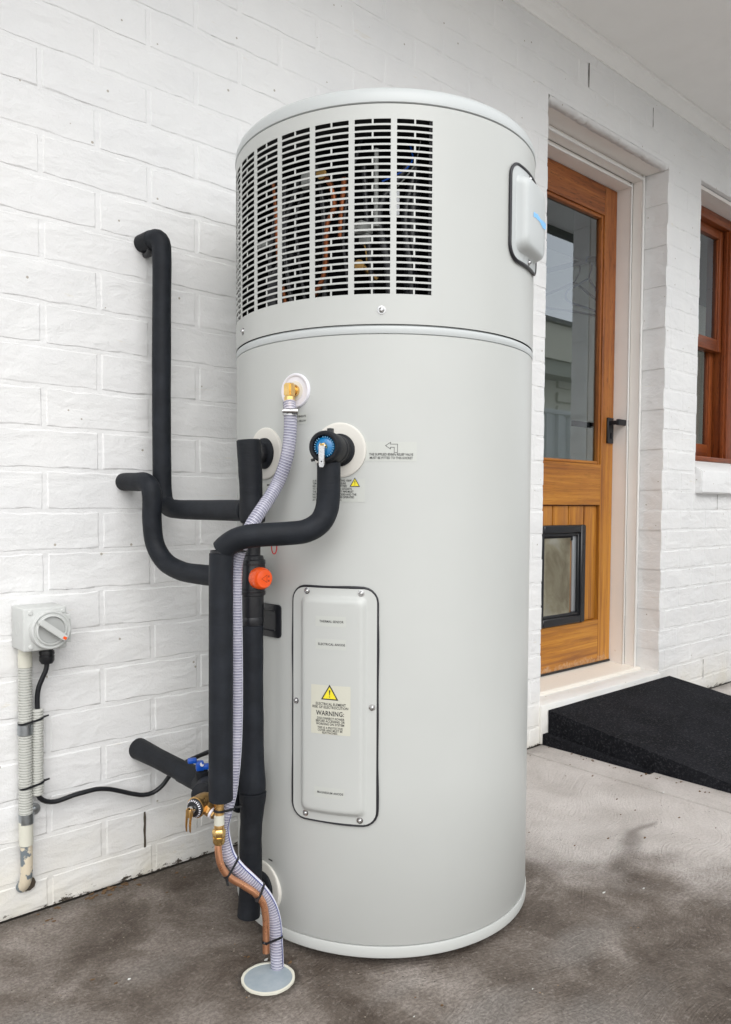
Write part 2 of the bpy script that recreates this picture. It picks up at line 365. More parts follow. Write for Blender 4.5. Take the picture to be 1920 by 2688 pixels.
def lathe(bm, origin, axis, prof, n=32, rot=0, fr=None):
    """prof: list of (distance along axis, radius)"""
    u, v, d = fr if fr else frame_for(axis); o = Vector(origin); rings = []
    for h, r in prof:
        if r < 1e-6: rings.append([bm.verts.new(o+d*h)])
        else: rings.append([bm.verts.new(o+d*h+(u*math.cos(t)+v*math.sin(t))*r) for t in (rot+2*math.pi*i/n for i in range(n))])
    for a, b in zip(rings, rings[1:]):
        for i in range(n):
            j = (i+1) % n
            q = [a[i % len(a)], a[j % len(a)], b[j % len(b)], b[i % len(b)]]
            q2 = []
            for k in q:
                if k not in q2: q2.append(k)
            if len(q2) > 2: bm.faces.new(q2)
    for ring, fl in ((rings[0], True), (rings[-1], False)):
        if len(ring) > 2: bm.faces.new(ring[::-1] if fl else ring)
    return bm
def spline(pts, step=.006):
    P = [Vector(p) for p in pts]; P = [P[0]*2-P[1]] + P + [P[-1]*2-P[-2]]; out = []
    for i in range(1, len(P)-2):
        p0, p1, p2, p3 = P[i-1:i+3]; n = max(2, int((p2-p1).length/step))
        # centripetal Catmull-Rom
        t0 = 0; t1 = t0+max((p1-p0).length, 1e-5)**.5; t2 = t1+max((p2-p1).length, 1e-5)**.5; t3 = t2+max((p3-p2).length, 1e-5)**.5
        for k in range(n):
            t = t1+(t2-t1)*k/n
            A1 = p0*((t1-t)/(t1-t0))+p1*((t-t0)/(t1-t0)); A2 = p1*((t2-t)/(t2-t1))+p2*((t-t1)/(t2-t1)); A3 = p2*((t3-t)/(t3-t2))+p3*((t-t2)/(t3-t2))
            B1 = A1*((t2-t)/(t2-t0))+A2*((t-t0)/(t2-t0)); B2 = A2*((t3-t)/(t3-t1))+A3*((t-t1)/(t3-t1))
            out.append(B1*((t2-t)/(t2-t1))+B2*((t-t1)/(t2-t1)))
    out.append(P[-2]); return out
def frames(pts):
    T = []
    for i in range(len(pts)):
        a = pts[max(0, i-1)]; b = pts[min(len(pts)-1, i+1)]; T.append((b-a).normalized())
    u = frame_for(T[0])[0]; F = []
    for i, t in enumerate(T):
        u = (u - t*u.dot(t)).normalized(); F.append((u, t.cross(u).normalized(), t))
    return F
def sweep(bm, pts, rad, n=20, caps=True, uv=False, round_end=True):
    """tube along pts; rad is a number or f(distance, total)"""
    F = frames(pts); L = [0]
    for a, b in zip(pts, pts[1:]): L.append(L[-1]+(b-a).length)
    rings = []
    for p, (u, v, t), s in zip(pts, F, L):
        r = rad(s, L[-1]) if callable(rad) else rad
        rings.append([bm.verts.new(p+(u*math.cos(2*math.pi*i/n)+v*math.sin(2*math.pi*i/n))*r) for i in range(n)])
    lay = bm.loops.layers.uv.verify() if uv else None
    for k in range(len(rings)-1):
        a, b = rings[k], rings[k+1]
        for i in range(n):
            j = (i+1) % n; f = bm.faces.new((a[i], a[j], b[j], b[i]))
            if uv:
                for lp, (uu, vv) in zip(f.loops, ((i/n, L[k]), ((i+1)/n, L[k]), ((i+1)/n, L[k+1]), (i/n, L[k+1]))): lp[lay].uv = (uu, vv)
    if caps:
        for ring, sgn, idx in ((rings[0], -1, 0), (rings[-1], 1, -1)):
            r = (ring[0].co-pts[idx]).length; t = F[idx][2]*sgn
            if round_end:
                inner = [bm.verts.new(pts[idx]+(q.co-pts[idx])*.86+t*r*.10) for q in ring]
                for i in range(n):
                    j = (i+1) % n; bm.faces.new((ring[i], ring[j], inner[j], inner[i]))
                bm.faces.new(inner)
            else: bm.faces.new(ring)
    return bm
def pipe(name, pts, rad, mt, parent=None, n=20, step=.006, **k):
    return obj(name, sweep(BM(), spline(pts, step), rad, n, **k), mt, parent, smooth=False, auto=50)
def wob(r, a=.025, f=40, seed=0):
    return lambda s, L: r*(1+a*noise.noise(Vector((s*f*.3, seed, 0)))*1.6)
def tie(name, pts2, parent_label, w_=.0035, th=.0016, tail=True):
    """cable tie: flat band round a hull of points (list of (centre, radius) circles in one plane) given as explicit loop"""
    pass

TX, TY, TR = 1.182, -.4005, .3197
def cyl(a, r, z): a = R(a); return Vector((TX+r*math.cos(a), TY+r*math.sin(a), z))
def wrap(a0, z0, u, v, h, r=TR): return cyl(a0+math.degrees(u/r), r+h, z0+v)
def rrect(hw, hh, rad, n=6):
    rad = min(rad, hw*.999, hh*.999); P = []
    for cx, cy, a in ((hw-rad, hh-rad, 0), (-hw+rad, hh-rad, 90), (-hw+rad, -hh+rad, 180), (hw-rad, -hh+rad, 270)):
        for k in range(n+1):
            t = R(a+90*k/n); P.append((cx+rad*math.cos(t), cy+rad*math.sin(t)))
    # densify long edges
    out = []
    for i, p in enumerate(P):
        q = P[(i+1) % len(P)]; d = math.dist(p, q); m_ = max(1, int(d/.02)); m_ = m_ if m_ == 1 else 8
        for k in range(m_): out.append((p[0]+(q[0]-p[0])*k/m_, p[1]+(q[1]-p[1])*k/m_))
    return out
def text_mesh(body, size, align='CENTER', spacing=1.0, bold=.0):
    c = bpy.data.curves.new('lettering', 'FONT'); c.body = body; c.size = size; c.align_x = align; c.space_character = spacing
    c.offset = bold; c.resolution_u = 2
    o = bpy.data.objects.new('lettering', c); COL.objects.link(o)
    dg = bpy.context.evaluated_depsgraph_get(); me = bpy.data.meshes.new_from_object(o.evaluated_get(dg))
    bm = BM(); bm.from_mesh(me); bpy.data.objects.remove(o); bpy.data.meshes.remove(me); bpy.data.curves.remove(c); return bm
def label_text(parent, a0, z0, h, lines, mt='ink'):
    """lines: (text, u, v, cap size, align[, spacing]) put on the shell as one printed mesh"""
    out = BM()
    for ln in lines:
        b = text_mesh(ln[0], ln[3], ln[4], ln[5] if len(ln) > 5 else 1.0, ln[3]*.016)
        vm = {}
        for vtx in b.verts: vm[vtx.index] = out.verts.new(wrap(a0, z0, ln[1]+vtx.co.x*.82, ln[2]+vtx.co.y, h))
        for f in b.faces:
            try: out.faces.new([vm[q.index] for q in f.verts])
            except ValueError: pass
        b.free()
    return obj('lettering', out, mt, parent)
def patch(bm, a0, z0, u0, u1, v0, v1, h, nu=8):
    g = [[bm.verts.new(wrap(a0, z0, u0+(u1-u0)*i/nu, v, h)) for i in range(nu+1)] for v in (v0, v1)]
    for i in range(nu): bm.faces.new((g[0][i], g[0][i+1], g[1][i+1], g[1][i]))
    return bm
def poly_patch(name, pts, a0, z0, h, mt, parent):
    bm = BM(); bm.faces.new([bm.verts.new(wrap(a0, z0, u, v, h)) for u, v in pts]); return obj(name, bm, mt, parent)
def outline(name, pts, wd, a0, z0, h, mt, parent):
    bm = BM(); n = len(pts); cx = sum(p[0] for p in pts)/n; cy = sum(p[1] for p in pts)/n; o_, i_ = [], []
    for k in range(n):
        p0, p, p1 = Vector(pts[k-1]), Vector(pts[k]), Vector(pts[(k+1) % n])
        d0 = (p-p0).normalized(); d1 = (p1-p).normalized(); n0 = Vector((-d0.y, d0.x)); n1 = Vector((-d1.y, d1.x)); mm = (n0+n1); mm = mm/max(.3, mm.dot(n0))
        o_.append(bm.verts.new(wrap(a0, z0, *(p+mm*wd*.5), h))); i_.append(bm.verts.new(wrap(a0, z0, *(p-mm*wd*.5), h)))
    for k in range(n): j = (k+1) % n; bm.faces.new((o_[k], o_[j], i_[j], i_[k]))
    return obj(name, bm, mt, parent)

# ------------------------------------------------------------------ ground
g = mbox('ground', 'soil', None, -30, 40, -30, 6, -.4, -.03); tag(g, kind='structure')
def slab(x0, x1, y0, y1, jag=0):
    bm = BM(); box(bm, x0, x1, y0, y1, -.08, 0, bev=.003, seg=1); return obj('concrete_slab', bm, 'ground', g)
slab(-9, 2.2105, -10, -.006)  # slab carried on out of view as a light bounce surface
slab(2.2180, 7.2, -2.32, -.006)

# ------------------------------------------------------------------ house
house = empty('brick_house', (2, 0, 0)); tag(house, 'white painted brick house wall with timber door and sash window behind the tank', 'house')
CH, Z0 = .0865, .0680
DX0, DX1, DZ1 = 2.333, 3.182, 2.298
WX0, WX1, WZ0, WZ1 = 3.484, 4.10, .923, 2.317
# core: the mortar bed, behind the faces of the bricks
bm = BM()
for a in ((-2.5, DX0-.004, .0008, .11, 0, 2.60), (DX0-.004, DX1+.004, .0008, .11, DZ1+.004, 2.60), (DX0-.004, DX1+.004, .004, .11, 0, .13),
          (DX1+.004, WX0-.004, .0008, .11, 0, 2.60), (WX0-.004, WX1+.004, .0008, .11, WZ1+.004, 2.60), (WX0-.004, WX1+.004, .0008, .11, 0, WZ0+.09), (WX1+.004, 7, .0008, .11, 0, 2.60)):
    box(bm, *a)
wall = obj('wall', bm, 'brick', house)
def brick_bm(L, Hh, seed, depth, x=0, z=0):
    rnd = random.Random(seed); bm = BM(); nx = 7 if L > .12 else 4; ch = .0040
    yf = -.0001-rnd.random()*.0007; tl = (rnd.random()-.5)*.0012; tz = (rnd.random()-.5)*.0008
    def jit(k): return (rnd.random()-.5)*k
    P = []; O = []
    for iz in range(3):
        row = []
        for ix in range(nx+1):
            fx = ix/nx; fz = iz/2
            row.append(bm.verts.new((x+ch+(L-2*ch)*fx+jit(.0022), yf+tl*(fx-.5)+tz*(fz-.5)+jit(.0004), z+ch*.8+(Hh-1.6*ch)*fz+jit(.0048)*(1 if iz != 1 else 0))))
        P.append(row)
    for a, b in zip(P, P[1:]):
        for i in range(nx): bm.faces.new((a[i], a[i+1], b[i+1], b[i]))
    loop = P[0][:] + [P[1][-1]] + P[2][::-1] + [P[1][0]]
    def outv(v):
        fx = (v.co.x-x)/L; fz = (v.co.z-z)/Hh
        xx = x+jit(.0016) if fx < .06 else (x+L+jit(.0016) if fx > .94 else v.co.x); zz = z+jit(.0040) if fz < .3 else (z+Hh+jit(.0040) if fz > .7 else v.co.z)
        return xx, zz
    q = [outv(v) for v in loop]; ring = [bm.verts.new((a, .0015, b)) for a, b in q]
    if depth: ring0 = ring; 
    if depth:
        for v in ring: v.co.y = .0012
    n = len(loop)
    for i in range(n): j = (i+1) % n; bm.faces.new((loop[i], ring[i], ring[j], loop[j]))
    if depth:
        back = [bm.verts.new((v.co.x, depth, v.co.z)) for v in ring]
        for i in range(n): j = (i+1) % n; bm.faces.new((ring[i], back[i], back[j], ring[j]))
    return bm
specs = []
for k in range(-1, 29):
    z = Z0+CH*k; z0 = z+.0033; z1 = z+CH-.0033
    if k == -1: z0 = .002
    off = .947 if k % 2 == 0 else .827
    i0 = int((-.6-off)/.24)-1; xs = [off+.24*i for i in range(i0, 26)]
    for xa in xs:
        a, b = xa+.0035, xa+.2365
        if k == -1: pass
        segs = [(a, b)]
        for (ox0, ox1, oz0, oz1) in ((DX0, DX1, -1, DZ1), (WX0, WX1, WZ0-.002, WZ1)):
            if z0 < oz1-.012 and z1 > oz0+.012:
                ns = []
                for (p, q) in segs:
                    if q <= ox0 or p >= ox1: ns.append((p, q))
                    else:
                        if p < ox0: ns.append((p, ox0))
                        if q > ox1: ns.append((ox1, q))
                segs = ns
        for p, q in segs:
            if q-p < .03 or q < -.6 or p > 4.9: continue
            edge = min(abs(p-DX1), abs(q-DX0), abs(p-WX1), abs(q-WX0)) < 1e-6
            specs.append((p, q, z0, min(z1, 2.545), edge))
def vis(sp):
    x = (sp[0]+sp[1])/2; z = (sp[2]+sp[3])/2
    d = Vector((x, 0, z))-cam.location; wv = d.dot(fw)
    px = d.dot(r2)/wv*2055/960; py = (d.dot(u2)/wv*2055+72)/1344
    inn = abs(px) < 1.08 and abs(py) < 1.06 and wv > 0
    hid = 1.08 < x < 2.2 and z < (1.9-(x-1)*.1)
    return (0 if inn and not hid else 1, wv)
specs.sort(key=vis)
restbm = BM()
shared = {}
for i, (p, q, z0, z1, edge) in enumerate(specs):
    L = q-p; Hh = z1-z0
    if i < 300:
        key = (round(L, 3), round(Hh, 3), edge, i % 9)
        if key not in shared:
            b = brick_bm(L, Hh, hash(key) % 9973 if False else int(L*1000)*31+int(Hh*1e4)+i, .105 if edge else 0)
            bmesh.ops.recalc_face_normals(b, faces=b.faces)
            me = bpy.data.meshes.new('brick'); b.to_mesh(me); b.free(); me.materials.append(MT['brick'])
            for f in me.polygons: f.use_smooth = True
            me.set_sharp_from_angle(angle=R(9)); shared[key] = me
        o = bpy.data.objects.new('brick', shared[key]); COL.objects.link(o); o.parent = wall
        o.matrix_parent_inverse = parent_world(wall).inverted(); o.location = (p, 0, z0)
    else:
        b = brick_bm(L, Hh, i+500, .105 if edge else 0, p, z0); me = bpy.data.meshes.new('t'); b.to_mesh(me); b.free(); restbm.from_mesh(me); bpy.data.meshes.remove(me)
o = obj('brick_remainder', restbm, 'brick', wall, auto=9); tag(o, kind='stuff')
# open perpends (weep holes) and the crack in the painted joint
def slot(x, z0, z1, wd=.009):
    bm = BM(); n = 7; L_, R_ = [], []
    for i in range(n):
        z = z0+(z1-z0)*i/(n-1); k = .75 if i in (0, n-1) else 1
        L_.append(bm.verts.new((x-wd/2*k+(random.random()-.5)*.0022, -.0022, z))); R_.append(bm.verts.new((x+wd/2*k+(random.random()-.5)*.0022, -.0022, z)))
    for i in range(n-1): bm.faces.new((L_[i], R_[i], R_[i+1], L_[i+1]))
    obj('weep_hole', bm, 'soil', wall)
for a in ((2.575, 2.408, 2.496, .006), (3.043, 2.411, 2.490, .004), (.8035, .065, .149, .006), (3.601, .060, .149, .003), (3.707, .850, .920, .003)): slot(*a)
# rough mortar under the lintel bricks, flat lintel plate
bm = BM(); n = 90; rows = []
for j, (yy, zz) in enumerate(((-.0035, DZ1-.001), (.002, DZ1-.012), (.028, DZ1-.016), (.03, DZ1+.004))):
    rows.append([bm.verts.new((DX0+(DX1-DX0)*i/n, yy+(random.random()-.5)*.003, zz+(random.random()-.5)*.006*(1 if 0 < j < 3 else .4))) for i in range(n+1)])
for a, b in zip(rows, rows[1:]):
    for i in range(n): bm.faces.new((a[i], a[i+1], b[i+1], b[i]))
obj('lintel_mortar', bm, 'brick', house, smooth=True)
mbox('lintel_plate', 'trim', house, DX0, DX1, .026, .20, DZ1-.013, DZ1-.002)
mbox('window_lintel_plate', 'trim', house, WX0, WX1, .02, .14, WZ1-.018, WZ1-.002)
# soffit, cove and gutter
mbox('eave_soffit', 'soffit', house, -3, 8, -.765, .11, 2.585, 2.60)
bm = BM(); prof = [(.004, 2.5845), (.004, 2.528), (-.0075, 2.528), (-.0085, 2.534), (-.020, 2.546), (-.030, 2.562), (-.034, 2.572), (-.042, 2.574), (-.042, 2.5845)]
ra = [bm.verts.new((-3, y, z)) for y, z in prof]; rb = [bm.verts.new((8, y, z)) for y, z in prof]
for i in range(len(prof)): j = (i+1) % len(prof); bm.faces.new((ra[i], ra[j], rb[j], rb[i]))
obj('cornice_moulding', bm, 'soffit', house)
mbox('fascia_board', 'roofdk', house, -3, 8, -.79, -.766, 2.545, 2.76)
mbox('gutter', 'roofdk', house, -3, 8, -.90, -.791, 2.60, 2.72, bev=.01)
mbox('roof', 'roofdk', house, -3, 8, -.86, 1.5, 2.765, 2.85)
# room behind, seen through the panes
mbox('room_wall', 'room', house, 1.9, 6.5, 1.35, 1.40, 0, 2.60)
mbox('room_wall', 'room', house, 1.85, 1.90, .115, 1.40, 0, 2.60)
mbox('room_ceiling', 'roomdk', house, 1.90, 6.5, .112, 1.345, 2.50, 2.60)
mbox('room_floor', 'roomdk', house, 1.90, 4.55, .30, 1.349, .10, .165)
bm = BM(); sweep(bm, [Vector((3.385, .30, 2.06)), Vector((3.345, 1.35, 2.06))], .013, 12); obj('clothes_rail', bm, 'rail', house, auto=50)
# masonry door sill and timber sill
bm = BM(); box(bm, DX0-.006, DX1+.01, -.010, .12, .0, .143, bev=.006, seg=2); obj('masonry_sill', bm, 'brick', house, auto=40)
bm = BM()
prof = [(.082, .143), (.082, .152), (.088, .156), (.235, .170), (.235, .1435)]
ra = [bm.verts.new((DX0, y, z)) for y, z in prof]; rb = [bm.verts.new((DX1, y, z)) for y, z in prof]
for i in range(len(prof)): j = (i+1) % len(prof); bm.faces.new((ra[i], ra[j], rb[j], rb[i]))
bm.faces.new(ra); bm.faces.new(rb)
obj('timber_sill', bm, 'sill', house)
# door frame: stepped, a bead and a deep jamb
fr = obj('door_frame', box(BM(), DX1-.022, DX1-.0005, .1065, .150, .155, DZ1-.014, bev=.002, seg=1), 'trim', house)
def fbox(*a, mt='trim', bev=.002): return mbox('jamb' if a[5]-a[4] > 1 else 'head', mt, fr, *a, bev=bev, seg=1)
fbox(DX0+.0005, DX0+.022, .1065, .150, .155, DZ1-.014)
fbox(DX0+.022, DX1-.022, .1065, .150, DZ1-.036, DZ1-.014)
fbox(DX1-.040, DX1-.022, .1505, .262, .160, DZ1-.036); fbox(DX0+.022, DX0+.040, .1505, .262, .160, DZ1-.036)
fbox(DX0+.040, DX1-.040, .1505, .262, DZ1-.056, DZ1-.036)
for xa, xb in ((DX1-.0235, DX1-.010), (DX0+.010, DX0+.0235)): mbox('bead', 'bead', fr, xa, xb, .098, .1063, .155, DZ1-.014, bev=.003)
mbox('bead', 'bead', fr, DX0+.0237, DX1-.0237, .098, .1063, DZ1-.038, DZ1-.0245, bev=.003)
for xa, xb in ((DX1-.042, DX1-.034), (DX0+.034, DX0+.042)): mbox('bead', 'bead', fr, xa, xb, .1425, .1503, .157, DZ1-.040, bev=.002)
mbox('bead', 'bead', fr, DX0+.0422, DX1-.0422, .1425, .1503, DZ1-.059, DZ1-.050, bev=.002)
# ------------------------------------------------------------------ door
YD = .212; dz0, dz1 = .178, DZ1-.059; dx0, dx1 = DX0+.043, DX1-.043
door = empty('door', ((dx0+dx1)/2, YD, dz0)); door.parent = house; door.matrix_parent_inverse = parent_world(house).inverted()
ST = .098   # stile width
gx0, gx1, gz0, gz1 = dx0+ST, dx1-ST+.003, 1.045, 2.115
px0, px1, pz0, pz1 = gx0, gx1, .365, .868
mbox('stile', 'door_wood', door, dx1-ST+.003, dx1, YD, YD+.04, dz0, dz1, bev=.0015, seg=1)
mbox('stile', 'door_wood', door, dx0, dx0+ST, YD, YD+.04, dz0, dz1, bev=.0015, seg=1)
mbox('rail', 'door_rail', door, gx0, gx1-.0005, YD+.0004, YD+.04, gz1, dz1, bev=.001, seg=1)
mbox('rail', 'door_rail', door, gx0, gx1-.0005, YD+.0004, YD+.04, pz1, gz0, bev=.001, seg=1)
mbox('rail', 'door_rail', door, gx0, gx1-.0005, YD+.0004, YD+.04, dz0, pz0, bev=.001, seg=1)
for xa, xb, za, zb, mt in ((gx1-.016, gx1-.001, gz0, gz1, 'door_wood'), (gx0+.001, gx0+.016, gz0, gz1, 'door_wood'), (gx0+.016, gx1-.016, gz1-.016, gz1-.001, 'door_rail'), (gx0+.016, gx1-.016, gz0+.001, gz0+.014, 'door_rail')):
    mbox('glazing_bead', mt, door, xa, xb, YD+.005, YD+.026, za, zb, bev=.004)
mbox('glass_pane', 'glass', door, gx0+.008, gx1-.008, YD+.020, YD+.0235, gz0+.008, gz1-.008)
xs = [px0+.002, 2.597, 2.711, 2.825, 2.939, px1-.006]
xs[1] = 2.483 if False else 2.597
edges = [px0+.002, 2.485, 2.598, 2.711, 2.825, 2.939, px1-.006]
for a, b in zip(edges, edges[1:]):
    if b-a > .02: mbox('plank', 'door_wood', door, a+.0035, b-.0035, YD+.012, YD+.03, pz0+.004, pz1-.004, bev=.003)
mbox('panel_backing', 'win_wood', door, px0, px1, YD+.022, YD+.034, pz0, pz1)
# pet door
def ringframe(bm, x0, x1, z0, z1, y0, y1, t, bev=.004):
    for a in ((x0, x0+t, z0, z1), (x1-t, x1, z0, z1), (x0+t, x1-t, z1-t, z1), (x0+t, x1-t, z0, z0+t)): box(bm, a[0], a[1], y0, y1, a[2], a[3], bev=bev, seg=1)
    return bm
obj('pet_door_frame', ringframe(BM(), 2.590, 2.922, .368, .784, YD-.012, YD+.010, .034), 'blackpl', door, auto=40)
obj('pet_door_channel', ringframe(BM(), 2.624, 2.888, .402, .750, YD-.004, YD+.018, .012, .002), 'blackpl', door, auto=40)
mbox('pet_door_liner', 'alu', door, 2.846, 2.8755, YD+.006, YD+.020, .4145, .7375, bev=.002)
mbox('pet_door_header', 'dark', door, 2.6365, 2.8455, YD+.004, YD+.020, .7185, .7375)
bm = BM(); nx, nz = 10, 12; G = [[bm.verts.new((2.640+.19*i/nx+.010*(1-(i/nx*2-1)**2)*0, YD+.004-.012*math.sin(math.pi*i/nx)*(.4+.6*j/nz)*.6, .405+.325*j/nz)) for i in range(nx+1)] for j in range(nz+1)]
for j in range(nz):
    for i in range(nx): bm.faces.new((G[j][i], G[j][i+1], G[j+1][i+1], G[j+1][i]))
bmesh.ops.solidify(bm, geom=bm.faces[:], thickness=.004)
obj('pet_door_flap', bm, 'flap', door, smooth=True)
for sx, sz in ((2.905, .70), (2.905, .45)): obj('screw', lathe(BM(), (sx, YD-.0122, sz), (0, -1, 0), [(0, .004), (.0015, .003)], 12), 'blackpl', door)
mbox('bottom_seal', 'rubber', door, dx0, dx1, YD-.004, YD+.03, .1705, .1778)
# handle
h = mbox('handle', 'blackpl', door, 3.082, 3.128, YD-.009, YD-.0002, 1.140, 1.252, bev=.0015, seg=1)
obj('lever', box(box(BM(), 3.094, 3.114, YD-.045, YD-.0095, 1.221, 1.238, bev=.002), 3.084, 3.196, YD-.060, YD-.0455, 1.216, 1.242, bev=.003), 'blackpl', door, auto=40)
mbox('lock_cylinder', 'dark', door, 3.102, 3.110, YD-.0125, YD-.0095, 1.160, 1.186, bev=.001)
obj('inner_lever', box(box(BM(), 3.10, 3.115, YD+.0405, YD+.095, 1.221, 1.237, bev=.002), 2.975, 3.118, YD+.0955, YD+.110, 1.215, 1.240, bev=.003), 'blackpl', door, auto=40)
# ------------------------------------------------------------------ sash window
win = empty('window', ((WX0+WX1)/2, .1, 1.1)); win.parent = house; win.matrix_parent_inverse = parent_world(house).inverted()
yw = .105
mbox('frame', 'win_wood', win, WX0+.002, WX0+.075, yw, yw+.12, 1.105, WZ1-.02, bev=.002); mbox('frame', 'win_wood', win, WX1-.075, WX1-.002, yw, yw+.12, 1.105, WZ1-.02, bev=.002)
mbox('frame', 'win_wood_x', win, WX0+.075, WX1-.075, yw+.001, yw+.12, WZ1-.068, WZ1-.02, bev=.002)
mbox('parting_strip', 'win_wood', win, WX1-.086, WX1-.0753, yw+.012, yw+.030, 1.106, WZ1-.0685, bev=.001); mbox('parting_strip', 'win_wood', win, WX0+.0753, WX0+.086, yw+.012, yw+.030, 1.106, WZ1-.0685, bev=.001)
def sash(x0, x1, z0, z1, y, t=.042, b=.06):
    for a, mt in (((x0, x0+t, y, y+.03, z0, z1), 'win_wood'), ((x1-t, x1, y, y+.03, z0, z1), 'win_wood'), ((x0+t, x1-t, y+.0005, y+.03, z1-t, z1), 'win_wood_x'), ((x0+t, x1-t, y+.0005, y+.03, z0, z0+b), 'win_wood_x')):
        mbox('sash', mt, win, *a, bev=.003)
    for a in ((x0+t, x0+t+.009, y+.006, y+.022, z0+b, z1-t), (x1-t-.009, x1-t, y+.006, y+.022, z0+b, z1-t)): mbox('glazing_bead', 'win_wood', win, *a, bev=.003)
    mbox('glass_pane', 'glass', win, x0+t, x1-t, y+.015, y+.018, z0+b, z1-t)
sash(WX0+.089, WX1-.089, 1.645, WZ1-.072, yw+.030)
sash(WX0+.089, WX1-.089, 1.110, 1.690, yw+.068, .042, .07)
mbox('sill_board', 'win_wood_x', win, WX0+.002, WX1-.002, yw-.03, yw+.12, 1.082, 1.1045, bev=.002)
bm = BM(); prof = [(.105, 1.00), (.105, 1.080), (.074, 1.080), (-.026, 1.030), (-.030, 1.022), (-.030, .930), (-.024, .9235), (.003, .9235)]
ra = [bm.verts.new((WX0+.001, y, z)) for y, z in prof]; rb = [bm.verts.new((WX1+.02, y, z)) for y, z in prof]
for i in range(len(prof)): j = (i+1) % len(prof); bm.faces.new((ra[i], ra[j], rb[j], rb[i]))
bm.faces.new(ra); bm.faces.new(rb)
bmesh.ops.bevel(bm, geom=[e for e in bm.edges if abs(e.verts[0].co.x-e.verts[1].co.x) < .01], offset=.004, segments=2, affect='EDGES')
obj('sill', bm, 'brick', win, auto=40)

# ------------------------------------------------------------------ hot water tank
tank = empty('hot_water_tank', (TX, TY, 0)); tag(tank, 'tall pale grey cylindrical heat pump hot water tank standing on the concrete', 'water tank')
def tl(name, prof, mt, n=128, parent=tank): return obj(name, lathe(BM(), (TX, TY, 0), (0, 0, 1), [(z, r) for r, z in prof], n), mt, parent, auto=35)
tl('base_ring', [(.285, .013), (.303, .013), (.3125, .0155), (.3212, .0215), (.3217, .024), (.3217, .0400), (.3208, .0420), (.316, .0425), (.28, .0425)], 'steel')
tl('foot', [(.24, 0), (.27, 0), (.27, .0128), (.24, .0128)], 'rubber')
bm = BM(); n = 128; prof = [(TR-.004, .0405), (TR, .0445), (TR, 1.168)]
body = tl('body', [(TR-.006, .0430), (TR-.0008, .0438), (TR, .0450), (TR, .35), (TR, .70), (TR, 1.168), (TR-.004, 1.1695)], 'steel')
tl('seam_bead', [(TR-.005, 1.168), (TR+.0004, 1.1700), (TR+.0011, 1.1730), (TR+.0015, 1.1768), (TR+.0011, 1.1805), (TR+.0002, 1.1828), (TR-.0045, 1.1835), (TR-.0045, 1.1862), (TR-.01, 1.187)], 'lid')
# upper shell with real slots
US = TR+.0008; ZB, ZT = 1.2395, 1.5465
def arc_band(bm, a0, a1, z0, z1, n, r=US, th=.0012):
    """thin curved sheet with thickness"""
    V = []
    for i in range(n+1):
        a = a0+(a1-a0)*i/n; V.append([bm.verts.new(cyl(a, rr, zz)) for rr, zz in ((r, z0), (r, z1), (r-th, z1), (r-th, z0))])
    for i in range(n):
        for k in range(4): l_ = (k+1) % 4; bm.faces.new((V[i][k], V[i+1][k], V[i+1][l_], V[i][l_]))
    bm.faces.new(V[0]); bm.faces.new(V[-1][::-1])
PITCH_A, PW = 13.55, 11.62
starts = [-117.38-PW-PITCH_A*i for i in range(8)]      # left edge angle of each louvred field
A_END = -117.38; A_BEG = starts[-1]
bm = BM()
arc_band(bm, -180, 180, 1.1862, ZB, 128); arc_band(bm, -180, 180, ZT, 1.5725, 128)
arc_band(bm, A_END, 360+A_BEG, ZB, ZT, 90)
for i in range(7): arc_band(bm, starts[i]-PITCH_A+PW, starts[i], ZB, ZT, 2)
up_ = obj('upper_shell', bm, 'steel', tank, auto=35)
NR = 27; rp = (ZT-ZB+.0034)/NR; sl = rp-.0034
for i in range(8):
    a0, a1 = starts[i], starts[i]+PW; bm = BM()
    for k in range(NR-1): z = ZB+(k+1)*rp-.0034; arc_band(bm, a0, a1, z, z+.0034, 6)
    am = (a0+a1)/2
    for k in range(0, NR, 2): z = ZB+k*rp; arc_band(bm, am-.28, am+.28, z, z+sl, 1)
    obj('grille_panel', bm, 'steel', up_, auto=35)
# black drum and liners added to keep the slots dark, then the works
obj('shade_drum', lathe(BM(), (TX, TY, 0), (0, 0, 1), [(1.19, .245), (1.57, .245)], 48), 'void', tank)
obj('shade_liner', lathe(BM(), (TX, TY, 0), (0, 0, 1), [(1.1875, .317), (1.190, .317), (1.190, .246)], 64), 'dark', tank)
obj('shade_liner', lathe(BM(), (TX, TY, 0), (0, 0, 1), [(1.5480, .3185), (1.5725, .3185), (1.5715, .3185), (1.5715, .246)], 64), 'dark', tank)
bm = BM(); arc_band(bm, A_END-1, 361+A_BEG, ZB-.004, ZT+.004, 90, US-.0022); obj('shade_back_liner', bm, 'dark', tank)
inn = tank
pipe('refrigerant_pipe', [(.914, -.365, 1.50), (.914, -.372, 1.451), (.913, -.381, 1.358), (.92, -.40, 1.25)], .0045, 'shadecopper', inn, 10, .02)
pipe('refrigerant_pipe', [(.94, -.47, 1.50), (.938, -.515, 1.46), (.941, -.523, 1.416), (.935, -.51, 1.39), (.934, -.507, 1.333), (.932, -.502, 1.29), (.917, -.47, 1.235)], .0055, 'shadecopper', inn, 10, .02)
pipe('refrigerant_pipe', [(.955, -.535, 1.47), (.952, -.53, 1.40), (.950, -.53, 1.36)], .006, 'shadecopper', inn, 10, .02)
pipe('cable_loom', [(.925, -.355, 1.20), (.92, -.36, 1.30), (.935, -.40, 1.36)], .016, 'blackpl', inn, 10, .02)
pipe('cable_loom', [(1.045, -.62, 1.20), (1.05, -.618, 1.32), (1.06, -.615, 1.5)], .014, 'blackpl', inn, 10, .02)
